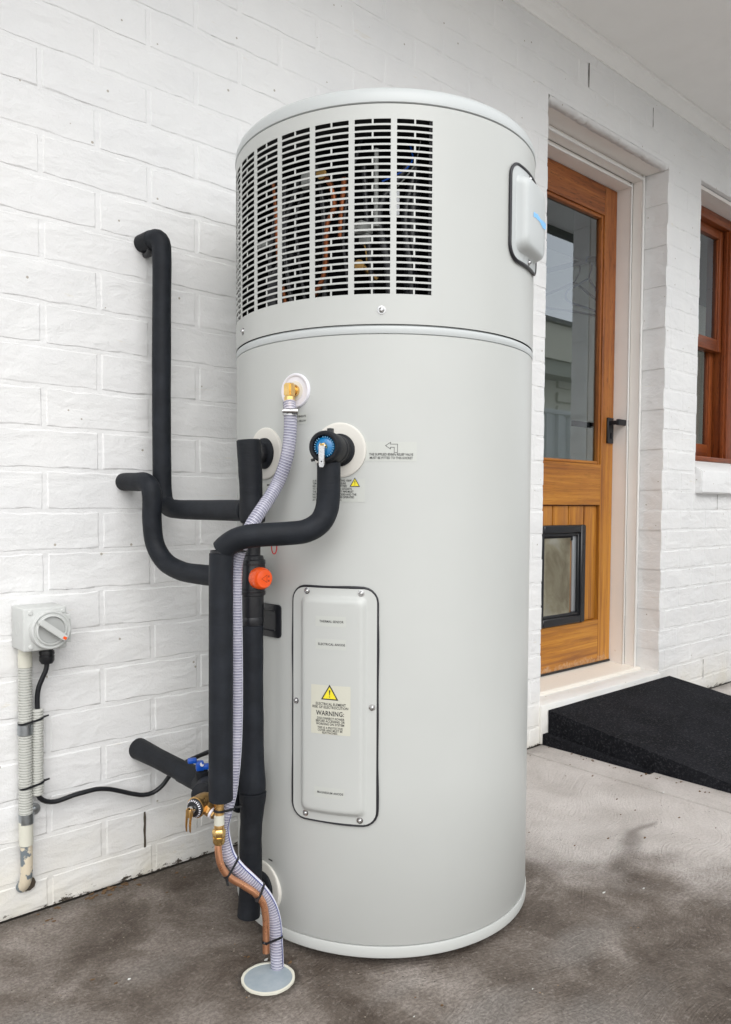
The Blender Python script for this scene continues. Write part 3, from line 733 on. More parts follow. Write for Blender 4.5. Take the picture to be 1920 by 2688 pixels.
pipe('blue_wire', [(1.00, -.59, 1.46), (1.03, -.624, 1.481), (1.05, -.62, 1.51), (1.055, -.60, 1.55)], .0016, 'bluehandle', inn, 6, .02)
pipe('grey_wire', [(1.02, -.61, 1.45), (1.045, -.63, 1.49), (1.06, -.63, 1.54)], .0013, 'innergrey', inn, 6, .02)
pipe('yellow_wire', [(.972, -.572, 1.345), (.974, -.575, 1.33), (.976, -.575, 1.31)], .0014, 'shadebrass', inn, 6, .01)
obj('capacitor', box(BM(), -.021, .021, -.012, .012, -.03, .03, bev=.006), 'innergrey', inn, auto=40).matrix_local = Matrix.Translation((1.018, -.602, 1.415)) @ Matrix.Rotation(R(-126+90), 4, 'Z')
o = bpy.data.objects[-1] if False else None
for ob_ in tank.children:
    if ob_.name.startswith('capacitor'): ob_.matrix_parent_inverse = parent_world(tank).inverted()
for k in range(9):
    a = -196+k*9.3+random.random()*4; z0_ = 1.20+random.random()*.08
    pipe('cable_loom', [tuple(cyl(a, .262, z0_)), tuple(cyl(a+random.uniform(-3, 3), .270, z0_+.09)), tuple(cyl(a+random.uniform(-7, 7), .262, z0_+.19)), tuple(cyl(a+random.uniform(-9, 9), .255, z0_+.27))], random.choice((.003, .005, .008)), 'blackpl', inn, 8, .02)
obj('control_bracket', lathe(BM(), (.978, -.598, 1.37), (0, 0, 1), [(0, .007), (.006, .007), (.006, .004), (.14, .004)], 8), 'innergrey', inn)
def inner_label(x, y, z, ang, w_, h_):
    o = obj('rating_label', box(BM(), -w_/2, w_/2, -.0005, .0005, -h_/2, h_/2), 'paper', tank); o.matrix_parent_inverse = parent_world(tank).inverted()
    o.matrix_basis = Matrix.Translation((x, y, z)) @ Matrix.Rotation(R(ang+90), 4, 'Z')
inner_label(1.0095, -.6135, 1.418, -126, .018, .045)
obj('connector_block', box(box(BM(), .955, .985, -.583, -.560, 1.362, 1.382, bev=.002), .968, .978, -.583, -.562, 1.345, 1.361), 'innergrey', inn, auto=40)
obj('service_valve', lathe(lathe(BM(), (.972, -.560, 1.303), (-.7, -.7, 0), [(-.01, .007), (.012, .007), (.012, .0095), (.02, .0095)], 20), (.985, -.575, 1.292), (.5, -.3, -.5), [(-.02, .0055), (.016, .0055)], 16), 'shadebrass', inn, auto=40)
obj('gauge', lathe(BM(), (.934, -.495, 1.482), (-.8, -.55, 0), [(0, .010), (.008, .010), (.0085, .007)], 20), 'shadebrass', inn, auto=40)
obj('clip', box(BM(), .915, .93, -.478, -.452, 1.465, 1.492, bev=.003), 'innergrey', inn, auto=40); obj('clip', box(BM(), .918, .932, -.335, -.300, 1.388, 1.402, bev=.003), 'innergrey', inn, auto=40)
# lid
tl('lid', [(.30, 1.5735), (TR-.001, 1.5740), (TR+.0018, 1.5755), (TR+.0022, 1.579), (TR+.001, 1.5905), (TR-.0025, 1.5985), (.311, 1.6050), (.3005, 1.6095), (.285, 1.6125), (.25, 1.6165), (.18, 1.622), (.09, 1.6255), (0, 1.6265)], 'lid')
def screw(a, z, parent, r=.0052, base=0.0, r0=TR):
    p = cyl(a, r0+base, z); d = (cyl(a, 1, z)-cyl(a, 0, z)).normalized()
    bm = lathe(BM(), p, d, [(-.001, r*1.45), (.0008, r*1.45), (.0010, r), (.0026, r*.92), (.0040, r*.62), (.0045, r*.30), (.0032, r*.28), (.0030, 0)], 20)
    return obj('screw', bm, 'chrome', parent, auto=50)
screw(-133.6, 1.2105, tank, r0=US); screw(164.6, 1.211, tank, r0=US)
# access panel
AC, ZC, HW, HH = -149.2, .4905, .0835, .2195
bm = BM(); lp = rrect(HW, HH, .026, 8)
gp = [wrap(AC, ZC, u, v, .002) for u, v in lp]
pan = BM(); rings = []
for (hw, hh, rd, hgt) in ((HW-.0015, HH-.0015, .025, .0005), (HW-.0015, HH-.0015, .025, .0042), (.0655, .2055, .013, .0046), (.0635, .2035, .012, .0050), (.0600, .2000, .0105, .0085), (.0570, .1970, .010, .0118), (.0540, .1940, .010, .0132), (.050, .190, .010, .0134), (.035, .175, .010, .0134), (.018, .158, .008, .0134), (.004, .144, .003, .0134)):
    rings.append([pan.verts.new(wrap(AC, ZC, u, v, hgt)) for u, v in rrect_n(hw, hh, rd)] if False else [(u, v, hgt) for u, v in rrect(hw, hh, rd, 8)])
cnt = max(len(r_) for r_ in rings)
def resamp(loop, n=120):
    P = [Vector(p) for p in loop]; P.append(P[0]); L = [0]
    for a, b in zip(P, P[1:]): L.append(L[-1]+(b-a).length)
    out = []; k = 0
    for i in range(n):
        s = L[-1]*i/n
        while L[k+1] < s: k += 1
        t = (s-L[k])/max(1e-9, L[k+1]-L[k]); out.append(P[k].lerp(P[k+1], t))
    return out
rr = []
for lpz in rings:
    # start all loops on the middle of the right side so that they bridge cleanly
    i0 = min(range(len(lpz)), key=lambda i: abs(lpz[i][1])+(0 if lpz[i][0] > 0 else 1)); q = lpz[i0:]+lpz[:i0]
    rr.append([pan.verts.new(wrap(AC, ZC, p.x, p.y, p.z)) for p in resamp(q, 160)])
for a, b in zip(rr, rr[1:]):
    for i in range(160): j = (i+1) % 160; pan.faces.new((a[i], a[j], b[j], b[i]))
pan.faces.new(rr[-1])
panel = obj('access_panel', pan, 'steel', tank, auto=35)
def gasket(parent, a0, z0, hw, hh, rd, r, seed, hgt=.0024, flare=.0016, r0=TR):
    lp = rrect(hw, hh, rd, 8); i = 0
    L = resamp([(u, v, 0) for u, v in lp], 140); rings = []; bm = BM(); n = 8
    for k, p in enumerate(L):
        wv = flare*max(0, noise.noise(Vector((p.x*14, p.y*9, seed)))+.25)
        d = (L[(k+1) % 140]-L[k-1]).normalized(); nrm = Vector((d.y, -d.x, 0)); rad = r+wv*.6
        rings.append([bm.verts.new(wrap(a0, z0, p.x+nrm.x*(wv+rad*math.cos(2*math.pi*i/n)), p.y+nrm.y*(wv+rad*math.cos(2*math.pi*i/n)), hgt+rad*math.sin(2*math.pi*i/n), r0)) for i in range(n)])
    for k in range(140):
        a, b = rings[k], rings[(k+1) % 140]
        for i in range(n): j = (i+1) % n; bm.faces.new((a[i], a[j], b[j], b[i]))
    return obj('gasket', bm, 'rubber', parent, smooth=True)
gasket(panel, AC, ZC, HW, HH, .027, .0020, 3)
for a, z in ((-158.4, .702), (-139.6, .701), (-162.7, .493), (-135.95, .492), (-158.85, .282), (-139.75, .281)): screw(a, z, panel, .0042, .0044)
def sticker(parent, a0, z0, u0, u1, v0, v1, h, mt='sticker'):
    return obj('sticker', patch(BM(), a0, z0, u0, u1, v0, v1, h), mt, parent)
hp = .0136; rpn = TR
def pw(a0, z0, du, dv, mt='sticker'): return sticker(panel, a0, z0, -du, du, -dv, dv, hp, mt)
pw(-149.3, .6485, .0285, .0098); label_text(panel, -149.2, .6485, hp+.0003, [('THERMAL SENSOR', .001, -.0022, .0062, 'CENTER', 1.08)])
pw(-149.3, .6065, .0285, .0098); label_text(panel, -149.2, .6065, hp+.0003, [('ELECTRICAL ANODE', .001, -.0022, .0062, 'CENTER', 1.08)])
pw(-149.65, .3305, .0285, .0098); label_text(panel, -149.5, .3305, hp+.0003, [('MAGNESIUM ANODE', .001, -.0022, .0060, 'CENTER', 1.08)])
pw(-149.3, .485, .037, .0455, 'sticker2')
zc = .485; T3 = [('ELECTRICAL ELEMENT', .001, .0085, .0067, 'CENTER', 1.04), ('RISK OF ELECTROCUTION', .000, .0025, .0067, 'CENTER', 1.04), ('WARNING:', .000, -.0105, .0122, 'CENTER', 1.05),
      ('DISCONNECT POWER', .001, -.0180, .0060, 'CENTER', 1.04), ('BEFORE ACCESSING OR', .000, -.0232, .0060, 'CENTER', 1.04), ('WORKING ON SYSTEM', .000, -.0286, .0060, 'CENTER', 1.04),
      ('THIS IS A PROTECTIVE', .000, -.0352, .0056, 'CENTER', 1.04), ('COVER AND MUST BE', .000, -.0400, .0056, 'CENTER', 1.04), ('REATTACHED.', .000, -.0445, .0053, 'CENTER', 1.04)]
label_text(panel, -149.4, zc, hp+.0003, T3)
def warn_tri(parent, a0, z0, s, h):
    t = [(-s, -s*.80), (s, -s*.80), (0, s*.95)]
    poly_patch('warning_triangle', [(x*.96, y*.96) for x, y in t], a0, z0, h, 'yellow', parent); outline('warning_triangle_border', t, s*.14, a0, z0, h+.00025, 'ink', parent)
    poly_patch('exclamation_mark', [(-s*.09, s*.38), (-s*.03, -s*.30), (s*.03, -s*.30), (s*.09, s*.38)], a0, z0, h+.0003, 'ink', parent)
    poly_patch('exclamation_mark', [(s*.075*math.cos(k*.785), -s*.48+s*.075*math.sin(k*.785)) for k in range(8)], a0, z0, h+.0003, 'ink', parent)
warn_tri(panel, -149.5, .5165, .0145, hp+.0004)
# stickers on the body
sticker(tank, -130.2, .9585, -.0465, .0465, -.0175, .0175, .0004)
label_text(tank, -130.2, .9585, .0008, [('THE SUPPLIED 850kPa RELIEF VALVE', 0, -.0075, .0062, 'CENTER', 1.0), ('MUST BE FITTED TO THIS SOCKET', 0, -.0138, .0062, 'CENTER', 1.0)])
s = .0037
outline('arrow_symbol', [(-.0105, .0090), (-.0015, .0150), (-.0015, .0118), (.0112, .0118), (.0112, -.0032), (.0052, -.0032), (.0052, .0062), (-.0015, .0062), (-.0015, .0030)][::-1], .0008, -130.2, .9598, .0008, 'ink', tank)
sticker(tank, -147.9, .888, -.0515, .0515, -.0212, .0212, .0004)
L8 = ['A 85', 'TEM', 'RELI', 'TO T', 'THE', 'NOT', 'VALV', 'AT LE']; R8 = ['TING 10kW', 'SSURE', 'FITTED', 'D SOCKETS.', 'ET PIPE MUST', 'CKED AND THE', 'BE OPERATED', 'H.']
lines = [(t, -.0495, .0160-.00505*i, .0053, 'LEFT', 1.0) for i, t in enumerate(L8)]+[(t, .0045, .0160-.00505*i, .0053, 'LEFT', 1.0) for i, t in enumerate(R8)]
label_text(tank, -147.9, .888, .0008, lines[:8]); label_text(tank, -147.9, .888, .0008, lines[8:]); warn_tri(tank, -142.0, .902, .0085, .0008)
sticker(tank, -163.2, 1.0215, -.0235, .0235, -.0105, .0105, .0004)
label_text(tank, -163.2, 1.0215, .0008, [('CONDENSATE', .0215, .0022, .0054, 'RIGHT'), ('FALL BELOW', .0215, -.0062, .0054, 'RIGHT')])
sticker(tank, -177.0, .775, -.025, .025, -.016, .016, .0004)
sticker(tank, -178.0, .885, -.014, .020, -.018, .018, .0004)
bm = BM()
for k in range(4): patch(bm, -176.9, .898-.0075*k, -.002, .010-.002*(k % 2), 0, .0028, .0008, 2)
obj('printed_lines', bm, 'ink', tank)
bm = BM(); patch(bm, -176.5, .163, 0, .012, 0, .003, .0008, 2); obj('printed_lines', bm, 'ink', tank)
# junction cover on the right
JA, JZ = -71.2, 1.4265
jn = BM(); rr = []
def jwrap(u, v, h, flat):
    a = R(JA); n_ = Vector((math.cos(a), math.sin(a), 0)); t_ = Vector((-math.sin(a), math.cos(a), 0))
    c1 = cyl(JA+math.degrees(u/TR), US+h, JZ+v); c2 = Vector((TX, TY, JZ+v))+n_*(US+h)+t_*u
    return c1.lerp(c2, flat)
for (hw, hh, rd, hgt, fl) in ((.076, .0895, .026, .0005, 0), (.076, .0895, .026, .0040, 0), (.061, .0735, .018, .0045, .1), (.0600, .0720, .018, .0055, .3), (.0585, .0695, .018, .011, .5), (.0565, .0670, .018, .018, .6), (.0530, .0630, .017, .0222, .6), (.048, .057, .016, .0238, .6), (.034, .04, .012, .0242, .6), (.018, .02, .008, .0242, .6), (.004, .004, .001, .0242, .6)):
    lpz = [(u, v, 0) for u, v in rrect(hw, hh, rd, 8)]; i0 = min(range(len(lpz)), key=lambda i: abs(lpz[i][1])+(0 if lpz[i][0] > 0 else 1)); q = lpz[i0:]+lpz[:i0]
    rr.append([jn.verts.new(jwrap(p.x, p.y, hgt, fl)) for p in resamp(q, 120)])
for a, b in zip(rr, rr[1:]):
    for i in range(120): j = (i+1) % 120; jn.faces.new((a[i], a[j], b[j], b[i]))
jn.faces.new(rr[-1])
jc = obj('junction_cover', jn, 'lid', tank, auto=35)
gasket(jc, JA, JZ, .0775, .091, .028, .0032, 8, .003, .0012, US)
for u, v in ((.004, .081), (.004, -.0812)):
    screw(JA+math.degrees(u/TR), JZ+v, jc, .0048, .0045, US)
bm = BM(); rnd = random.Random(4)
for k in range(9):
    u = -.030+.0090*k; hh = .0045+rnd.random()*.004; zz = .0015*math.sin(k*.8)
    bm.faces.new([bm.verts.new(jwrap(u+du, zz+dv*hh, .0247, .6)) for du, dv in ((0, -.8), (.004, -1), (.009, -.7), (.0105, .2), (.008, 1), (.002, .8), (.0005, .1))])
obj('blurred_print', bm, 'logo', jc)
# rosettes round the sockets
def disc(a, z, r, h, prof=None, mt='plate', name='socket_plate', n=48, parent=tank):
    p = cyl(a, TR, z); d = (cyl(a, 1, z)-cyl(a, 0, z)).normalized()
    return obj(name, lathe(BM(), p, d, prof or [(-.004, r), (.0016, r), (.0024, r-.001), (.0026, r-.004), (.0026, r*.55), (-.004, r*.5)], n), mt, parent, auto=40)
disc(-147.2, .961, .050, 0); disc(-178.2, .960, .050, 0); disc(-178.9, .105, .050, 0)
for a, z in ((-147.2, .961), (-178.2, .960), (-178.9, .105)): disc(a, z, .03, 0, [(.0026, .030), (.007, .0295), (.010, .026), (.012, .018)], 'foam2', 'socket_collar', 32)
disc(-163.6, 1.073, .032, 0, [(-.003, .0325), (.002, .0325), (.0042, .031), (.0046, .0295), (.004, .028), (.0018, .026), (.0015, .018), (.0015, .0)], 'whiteplastic', 'condensate_plate')
disc(-163.6, 1.073, .02, 0, [(.0014, .018), (.0022, .0178), (.0024, .008)], 'plate', 'condensate_seat')
# black recessed grip beside the tempering valve
bm = BM(); rr = []
for hw, hh, rd, hg in ((.048, .032, .007, .0002), (.048, .032, .007, .0035), (.044, .028, .006, .0045), (.036, .020, .005, .0045), (.034, .018, .005, .0015), (.004, .003, .001, .0015)):
    rr.append([bm.verts.new(wrap(-178.4, .638, p.x, p.y, p.z)) for p in resamp([(u, v, hg) for u, v in rrect(hw, hh, rd, 6)], 80)])
for a, b in zip(rr, rr[1:]):
    for i in range(80): j = (i+1) % 80; bm.faces.new((a[i], a[j], b[j], b[i]))
bm.faces.new(rr[-1]); obj('grip_recess', bm, 'blackpl', tank, auto=35)

# ------------------------------------------------------------------ insulated pipes
FR = .0205
# hot pipe to the wall
t = empty('insulated_pipe', (.822, -.065, .85)); tag(t, 'long black foam pipe rising up the wall to the highest wall hole', 'pipe')
pipe('foam_sleeve', [(.807, .001, 1.447), (.809, -.012, 1.447), (.813, -.040, 1.447)], lambda s, L: .0195+.002*(s/L), 'foam2', t)
pipe('foam_sleeve', [(.813, -.040, 1.447), (.817, -.058, 1.446), (.821, -.066, 1.436), (.8225, -.067, 1.41), (.822, -.066, 1.30), (.820, -.066, 1.10), (.820, -.066, .95), (.8205, -.067, .893), (.822, -.072, .868), (.824, -.090, .855), (.823, -.13, .851), (.819, -.20, .850), (.817, -.30, .850), (.817, -.41, .850)], wob(FR, .02, 30, 1), 'foam', t, 24)
o = pipe('pipe_saddle', [(.815, -.003, 1.424), (.815, -.020, 1.422), (.812, -.034, 1.430)], .008, 'blackpl', t, 10)
# cold pipe from the wall
t = empty('insulated_pipe', (.776, -.10, .72)); tag(t, 'bent black foam pipe hooking down from the wall in front of the long riser', 'pipe')
pipe('foam_sleeve', [(.760, .001, .911), (.761, -.02, .911), (.764, -.060, .910)], wob(.0198, .02, 30, 5), 'foam2', t)
pipe('foam_sleeve', [(.764, -.060, .910), (.767, -.092, .909), (.7695, -.112, .897), (.7705, -.117, .870), (.770, -.117, .827), (.7745, -.122, .775), (.784, -.145, .741), (.794, -.195, .723), (.803, -.28, .719), (.812, -.36, .720), (.817, -.41, .722)], wob(FR, .025, 30, 3), 'foam', t, 24)
# relief drain line
t = empty('insulated_pipe', (.72, -.48, .33)); tag(t, 'black foam pipe curving from the relief valve down beside the clear hose', 'pipe')
pipe('foam_sleeve', [(.862, -.606, .934), (.862, -.606, .897), (.862, -.605, .873), (.860, -.603, .853), (.850, -.598, .831), (.830, -.585, .816), (.802, -.562, .811), (.776, -.541, .809), (.752, -.520, .806), (.738, -.504, .800), (.727, -.490, .789), (.7225, -.483, .781)], wob(.0207, .02, 30, 7), 'foam', t, 24)
pipe('foam_sleeve', [(.7215, -.481, .775), (.721, -.480, .744), (.720, -.480, .55), (.719, -.480, .40), (.719, -.480, .336)], wob(.0213, .015, 20, 9), 'foam', t, 24)
# hot outlet elbow and stack
SX, SY = .817, -.430
t = empty('insulated_pipe', (SX, SY, .83)); tag(t, 'short wrinkled black foam elbow on the left upper tank socket', 'pipe')
pipe('foam_sleeve', [(SX+.003, SY, .829), (SX+.002, SY, .850), (SX, SY, .870), (SX-.001, SY, .90), (SX-.003, SY, .94), (SX-.006, SY, .981)], lambda s, L: .0225+.0022*math.exp(-((s-.02)/.018)**2)-.0012*math.exp(-((s-.055)/.02)**2)+.0006*noise.noise(Vector((s*60, 0, 0))), 'foam2', t, 24)
pipe('socket_pipe', [(SX+.010, SY+.006, .957), (.846, -.4155, .959), (.870, -.4118, .960)], .0185, 'blackpl', t, 20)
# tempering valve
t = empty('tempering_valve', (SX, SY, .63)); tag(t, 'black plumbing valve with round orange cap on the vertical pipe', 'valve')
zs = lambda prof: lathe(BM(), (SX, SY, 0), (0, 0, 1), prof, 28)
obj('valve_body', zs([(.634, .0215), (.640, .0232), (.646, .0232), (.650, .0222), (.652, .0228), (.690, .0232), (.691, .0262), (.697, .0268), (.698, .0255), (.702, .0255), (.703, .0265), (.742, .0265), (.744, .0258), (.749, .0258), (.750, .0266), (.757, .0262), (.759, .0235), (.765, .0225), (.767, .0172), (.830, .0170)]), 'blackpl', t, auto=30)
cd = (Vector((0, -1.6774, .86))-Vector((SX, SY, .722))); cd.z = 0; cd.normalize(); cd = (cd+Vector((.55, -.40, 0))).normalized()
cp = Vector((SX, SY, .7245))
cap = obj('orange_cap', lathe(BM(), cp+cd*.022, cd, [(0, .0205), (.010, .0208), (.018, .0196), (.0225, .0165), (.0235, .012), (.0235, 0)], 32), 'orange', t, auto=35)
u_ = Vector((-cd.y, cd.x, 0)); bm = BM(); c0 = cp+cd*(.022+.0238)
def onface(x, y): return c0+u_*x+Vector((0, 0, y))
tri = [(-.0085, .0), (.0045, .0075), (.0045, -.0075)]; tin = [(-.0068, .0), (.0035, .0058), (.0035, -.0058)]
vo_ = [bm.verts.new(onface(*p)) for p in tri]; vi_ = [bm.verts.new(onface(*p)) for p in tin]
for i in range(3): j = (i+1) % 3; bm.faces.new((vo_[i], vo_[j], vi_[j], vi_[i]))
for k in range(2):
    x0 = .0062; bm.faces.new([bm.verts.new(onface(x0+a, .004*(k*2-1)+b)) for a, b in ((0, -.0018), (.0035, -.0018), (.0035, .0018), (0, .0018))])
obj('cap_marking', bm, 'orange_dk', t)
bm = BM(); lp = [(.853+.010*math.cos(k/20*2*math.pi)*.6, -.449-.004, .782+.014*math.sin(k/20*2*math.pi)) for k in range(21)]
sweep(bm, [Vector(p) for p in lp], .0011, 6); obj('red_tag_ring', bm, 'red', t, auto=40)
# long insulated riser beneath
t = empty('insulated_pipe', (SX, SY, .08)); tag(t, 'long black foam riser between the orange capped valve and the bottom tank socket', 'pipe')
def stack_r(s, L):
    z = .634-s; r = .0222+.0007*noise.noise(Vector((s*25, 2, 0)))
    r += .0035*math.exp(-((z-.325)/.035)**2); return r
pipe('foam_sleeve', [(SX, SY, .633), (SX, SY, .5), (SX+.001, SY, .40), (SX+.001, SY, .316)], stack_r, 'foam', t, 24)
pipe('foam_sleeve', [(SX+.002, SY, .312), (SX, SY, .27), (SX-.003, SY, .22), (SX-.002, SY, .16), (SX-.005, SY, .11), (SX-.008, SY, .073)], lambda s, L: .0265-.0052*min(1, s/.055)+.0008*noise.noise(Vector((s*40, 5, 0))), 'foam2', t, 24)
pipe('socket_pipe', [(SX+.006, SY+.008, .108), (.845, -.412, .107), (.870, -.4075, .106)], .0185, 'blackpl', t, 20)
# low pipe from the wall
t = empty('insulated_pipe', (.79, -.1, .29)); tag(t, 'low black foam pipe slanting out of the wall under the blue handle', 'pipe')
pipe('foam_sleeve', [(.791, .001, .299), (.792, -.05, .299), (.795, -.13, .297), (.798, -.20, .295)], lambda s, L: .0245-.003*min(1, s/.09), 'foam2', t, 24)
pipe('foam_sleeve', [(.798, -.196, .295), (.801, -.25, .293), (.806, -.32, .290), (.812, -.40, .288)], wob(.0232, .05, 40, 4), 'foam', t, 24)
pipe('foam_sleeve', [(.800, -.262, .290), (.788, -.31, .298), (.757, -.36, .312), (.726, -.402, .322)], wob(.0205, .08, 40, 11), 'foam2', t, 20)
t = empty('valve_handle', (.779, -.300, .335)); tag(t, 'blue butterfly handle on top of the low wall pipe', 'handle')
bm = BM(); box(bm, -.024, -.006, -.007, .007, .010, .020, bev=.003); box(bm, .006, .026, -.008, .008, -.004, .006, bev=.003); box(bm, -.008, .008, -.008, .008, -.006, .013, bev=.003)
o = obj('handle', bm, 'bluehandle', t, auto=40); o.matrix_parent_inverse = Matrix(); o.matrix_basis = Matrix.Rotation(R(-25), 4, 'Z')
o = obj('handle_screw_cap', lathe(BM(), (0, -.008, .008), (0, -1, .4), [(0, .0042), (.0012, .0042)], 14), 'whiteplastic', t); o.matrix_parent_inverse = Matrix()
pipe('handle_stem', [(.786, -.300, .300), (.783, -.300, .326)], .013, 'foam2', t, 14)

# ------------------------------------------------------------------ relief valve on the tank
t = empty('relief_valve', tuple(cyl(-147.2, .38, .961))); tag(t, 'black wrapped relief valve with blue dial and chrome lever', 'relief valve')
d = (cyl(-147.2, 1, 0)-cyl(-147.2, 0, 0)).normalized(); fr_ = (Vector((-d.y, d.x, 0)), Vector((0, 0, 1)), d); o0 = cyl(-147.2, 0, .961)
F = lambda prof, n=40: lathe(BM(), o0, d, prof, n, fr=fr_)
obj('valve_wrap', F([(.326, .0255), (.340, .0262), (.341, .0250), (.343, .0262), (.358, .0265), (.3595, .0256), (.362, .0268), (.386, .0275), (.398, .0285), (.407, .0275), (.411, .0245), (.4105, .0205), (.404, .0195), (.395, .0192)]), 'foam2', t, auto=35)
obj('blue_dial', F([(.392, .0192), (.401, .0188), (.404, .0172), (.4075, .0125), (.408, .0)]), 'bluecap', t, auto=35)
bm = BM(); P0 = o0+d*.4085; U = fr_[0]; Zv = Vector((0, 0, 1))
for k in range(26):
    a = k/26*2*math.pi; 
    if k % 9 == 8: continue
    c = P0+U*math.cos(a)*.0158-d*.0024+Zv*math.sin(a)*.0158; t_ = (-U*math.sin(a)+Zv*math.cos(a)); rd_ = U*math.cos(a)+Zv*math.sin(a)
    nn = (d*.9+rd_*.45).normalized()
    bm.faces.new([bm.verts.new(c+nn*.0022+t_*x*.0007+rd_*y*.0012) for x, y in ((-1, -1), (1, -1), (.8, 1), (-.9, 1))])
obj('dial_marks', bm, 'dialblue', t)
obj('dial_boss', F([(.4075, .0065), (.4115, .006), (.4118, 0)], 20), 'brass', t, auto=35)
def plate(bm, o, U_, V_, N_, pts, th):
    a = [bm.verts.new(o+U_*x+V_*y+N_*(-th/2)) for x, y in pts]; b = [bm.verts.new(o+U_*x+V_*y+N_*(th/2)) for x, y in pts]; n = len(pts)
    bm.faces.new(a[::-1]); bm.faces.new(b)
    for i in range(n): j = (i+1) % n; bm.faces.new((a[i], a[j], b[j], b[i]))
lv = BM(); side = U
for off in (-.0045, .0045):
    plate(lv, P0+U*off, d, Zv, U, [(-.001, .006), (.008, .007), (.011, .003), (.0135, -.012), (.014, -.030), (.010, -.032), (.007, -.012), (-.001, -.004)], .0012)
plate(lv, P0+d*.0125, U, Zv, d, [(-.0052, .001), (.0052, .001), (.0052, -.030), (.0035, -.036), (-.0035, -.036), (-.0052, -.030)], .0014)
bmesh.ops.bevel(lv, geom=lv.edges[:], offset=.0004, segments=1, affect='EDGES')
obj('lever', lv, 'chrome', t, auto=35)
obj('lever_pin', lathe(BM(), P0+d*.006-U*.0065+Zv*.001, U, [(0, .0022), (.013, .0022)], 12), 'brass', t, auto=35)
obj('lever_hole', lathe(BM(), P0+d*.0133-Zv*.026, d, [(0, .0013), (.0002, .0013)], 12), 'dark', t)
bm = lathe(BM(), o0+d*.373+Zv*.024-U*.000, Zv, [(0, .0062), (.010, .0062), (.0105, .005)], 6); obj('plug', bm, 'blackpl', t, auto=35)
obj('outlet', lathe(BM(), (.862, -.606, .930), (0, 0, 1), [(0, .0085), (.012, .0085)], 16), 'plate', t, auto=35)
obj('wire_tail', lathe(BM(), o0+d*.398-Zv*.021-U*.020, -Zv*.3-U+d*.3, [(0, .0028), (.007, .0026)], 10), 'blackpl', t, auto=35)
# ------------------------------------------------------------------ condensate elbow
t = empty('hose_elbow', tuple(cyl(-163.6, .34, 1.073))); tag(t, 'brass elbow joining the clear hose to the white round plate', 'pipe fitting')
d2 = (cyl(-163.6, 1, 0)-cyl(-163.6, 0, 0)).normalized(); e0 = cyl(-163.6, 0, 1.073); ec = cyl(-163.6, .3385, 1.073)
obj('nut', lathe(BM(), e0, d2, [(.321, .0110), (.325, .0118), (.328, .0112), (.328, .0085), (.333, .0085)], 24), 'brass', t, auto=30)
bm = BM(); fr2 = (Vector((-d2.y, d2.x, 0)), Vector((0, 0, 1)), d2)
for xs_, ys_, zs_ in (((-.0085, .0085), (-.0085, .0085), (-.013, .012)),):
    b = [(xs_[i], ys_[j], zs_[k]) for k in (0, 1) for j in (0, 1) for i in (0, 1)]
    V = [bm.verts.new(ec+fr2[0]*x+d2*y+Zv*z) for x, y, z in b]
    for f in ((0, 1, 3, 2), (4, 5, 7, 6), (0, 1, 5, 4), (1, 3, 7, 5), (3, 2, 6, 7), (2, 0, 4, 6)): bm.faces.new([V[i] for i in f])
bmesh.ops.recalc_face_normals(bm, faces=bm.faces); bmesh.ops.bevel(bm, geom=bm.edges[:], offset=.0026, segments=2, affect='EDGES')
obj('elbow_block', bm, 'brass', t, auto=30)
obj('hex_collar', lathe(BM(), ec-Zv*.0128, -Zv, [(0, .0098), (.010, .0098), (.0105, .0085)], 6), 'brass', t, auto=30)
obj('barb', lathe(BM(), ec-Zv*.023, -Zv, [(0, .0080), (.004, .0090), (.0042, .0080), (.008, .0090), (.0082, .0080), (.026, .0082)], 20), 'brass', t, auto=30)
HZ = Vector((.853, -.504, 1.041))
# ------------------------------------------------------------------ clear hose
hp_ = [(ec.x-.0003, ec.y-.0003, 1.049), (.8535, -.504, 1.029), (.853, -.504, .991), (.8515, -.502, .968), (.849, -.498, .945), (.8445, -.492, .922), (.837, -.485, .898), (.818, -.486, .872), (.796, -.491, .849), (.777, -.493, .826), (.763, -.489, .798), (.7575, -.481, .776), (.7555, -.4755, .759), (.755, -.472, .715), (.757, -.4705, .587), (.757, -.470, .477), (.7525, -.472, .41), (.748, -.472, .369), (.742, -.472, .335), (.735, -.470, .308), (.7325, -.463, .28), (.737, -.462, .25), (.744, -.467, .221), (.757, -.476, .198), (.778, -.482, .173), (.799, -.487, .147), (.8155, -.493, .116), (.8225, -.498, .085), (.822, -.503, .052), (.8213, -.507, .018), (.8213, -.508, -.004)]
t = empty('clear_hose', (.82, -.508, 0)); tag(t, 'clear wire reinforced condensate hose hanging from the brass elbow to the floor drain', 'hose')
HP = spline(hp_, .004)
obj('hose_tube', sweep(BM(), HP, .0122, 20, uv=True, round_end=False), 'hose', t, smooth=True)
def strip(name, pts, F, r, a0, a1, i0, i1, mt, n=3):
    bm = BM(); rows = []
    for k in range(i0, i1):
        u, v, _ = F[k]; rows.append([bm.verts.new(pts[k]+(u*math.cos(R(a0+(a1-a0)*i/n))+v*math.sin(R(a0+(a1-a0)*i/n)))*r) for i in range(n+1)])
    for a, b in zip(rows, rows[1:]):
        for i in range(n): bm.faces.new((a[i], a[i+1], b[i+1], b[i]))
    return obj(name, bm, mt, t, smooth=True)
HF = frames(HP)
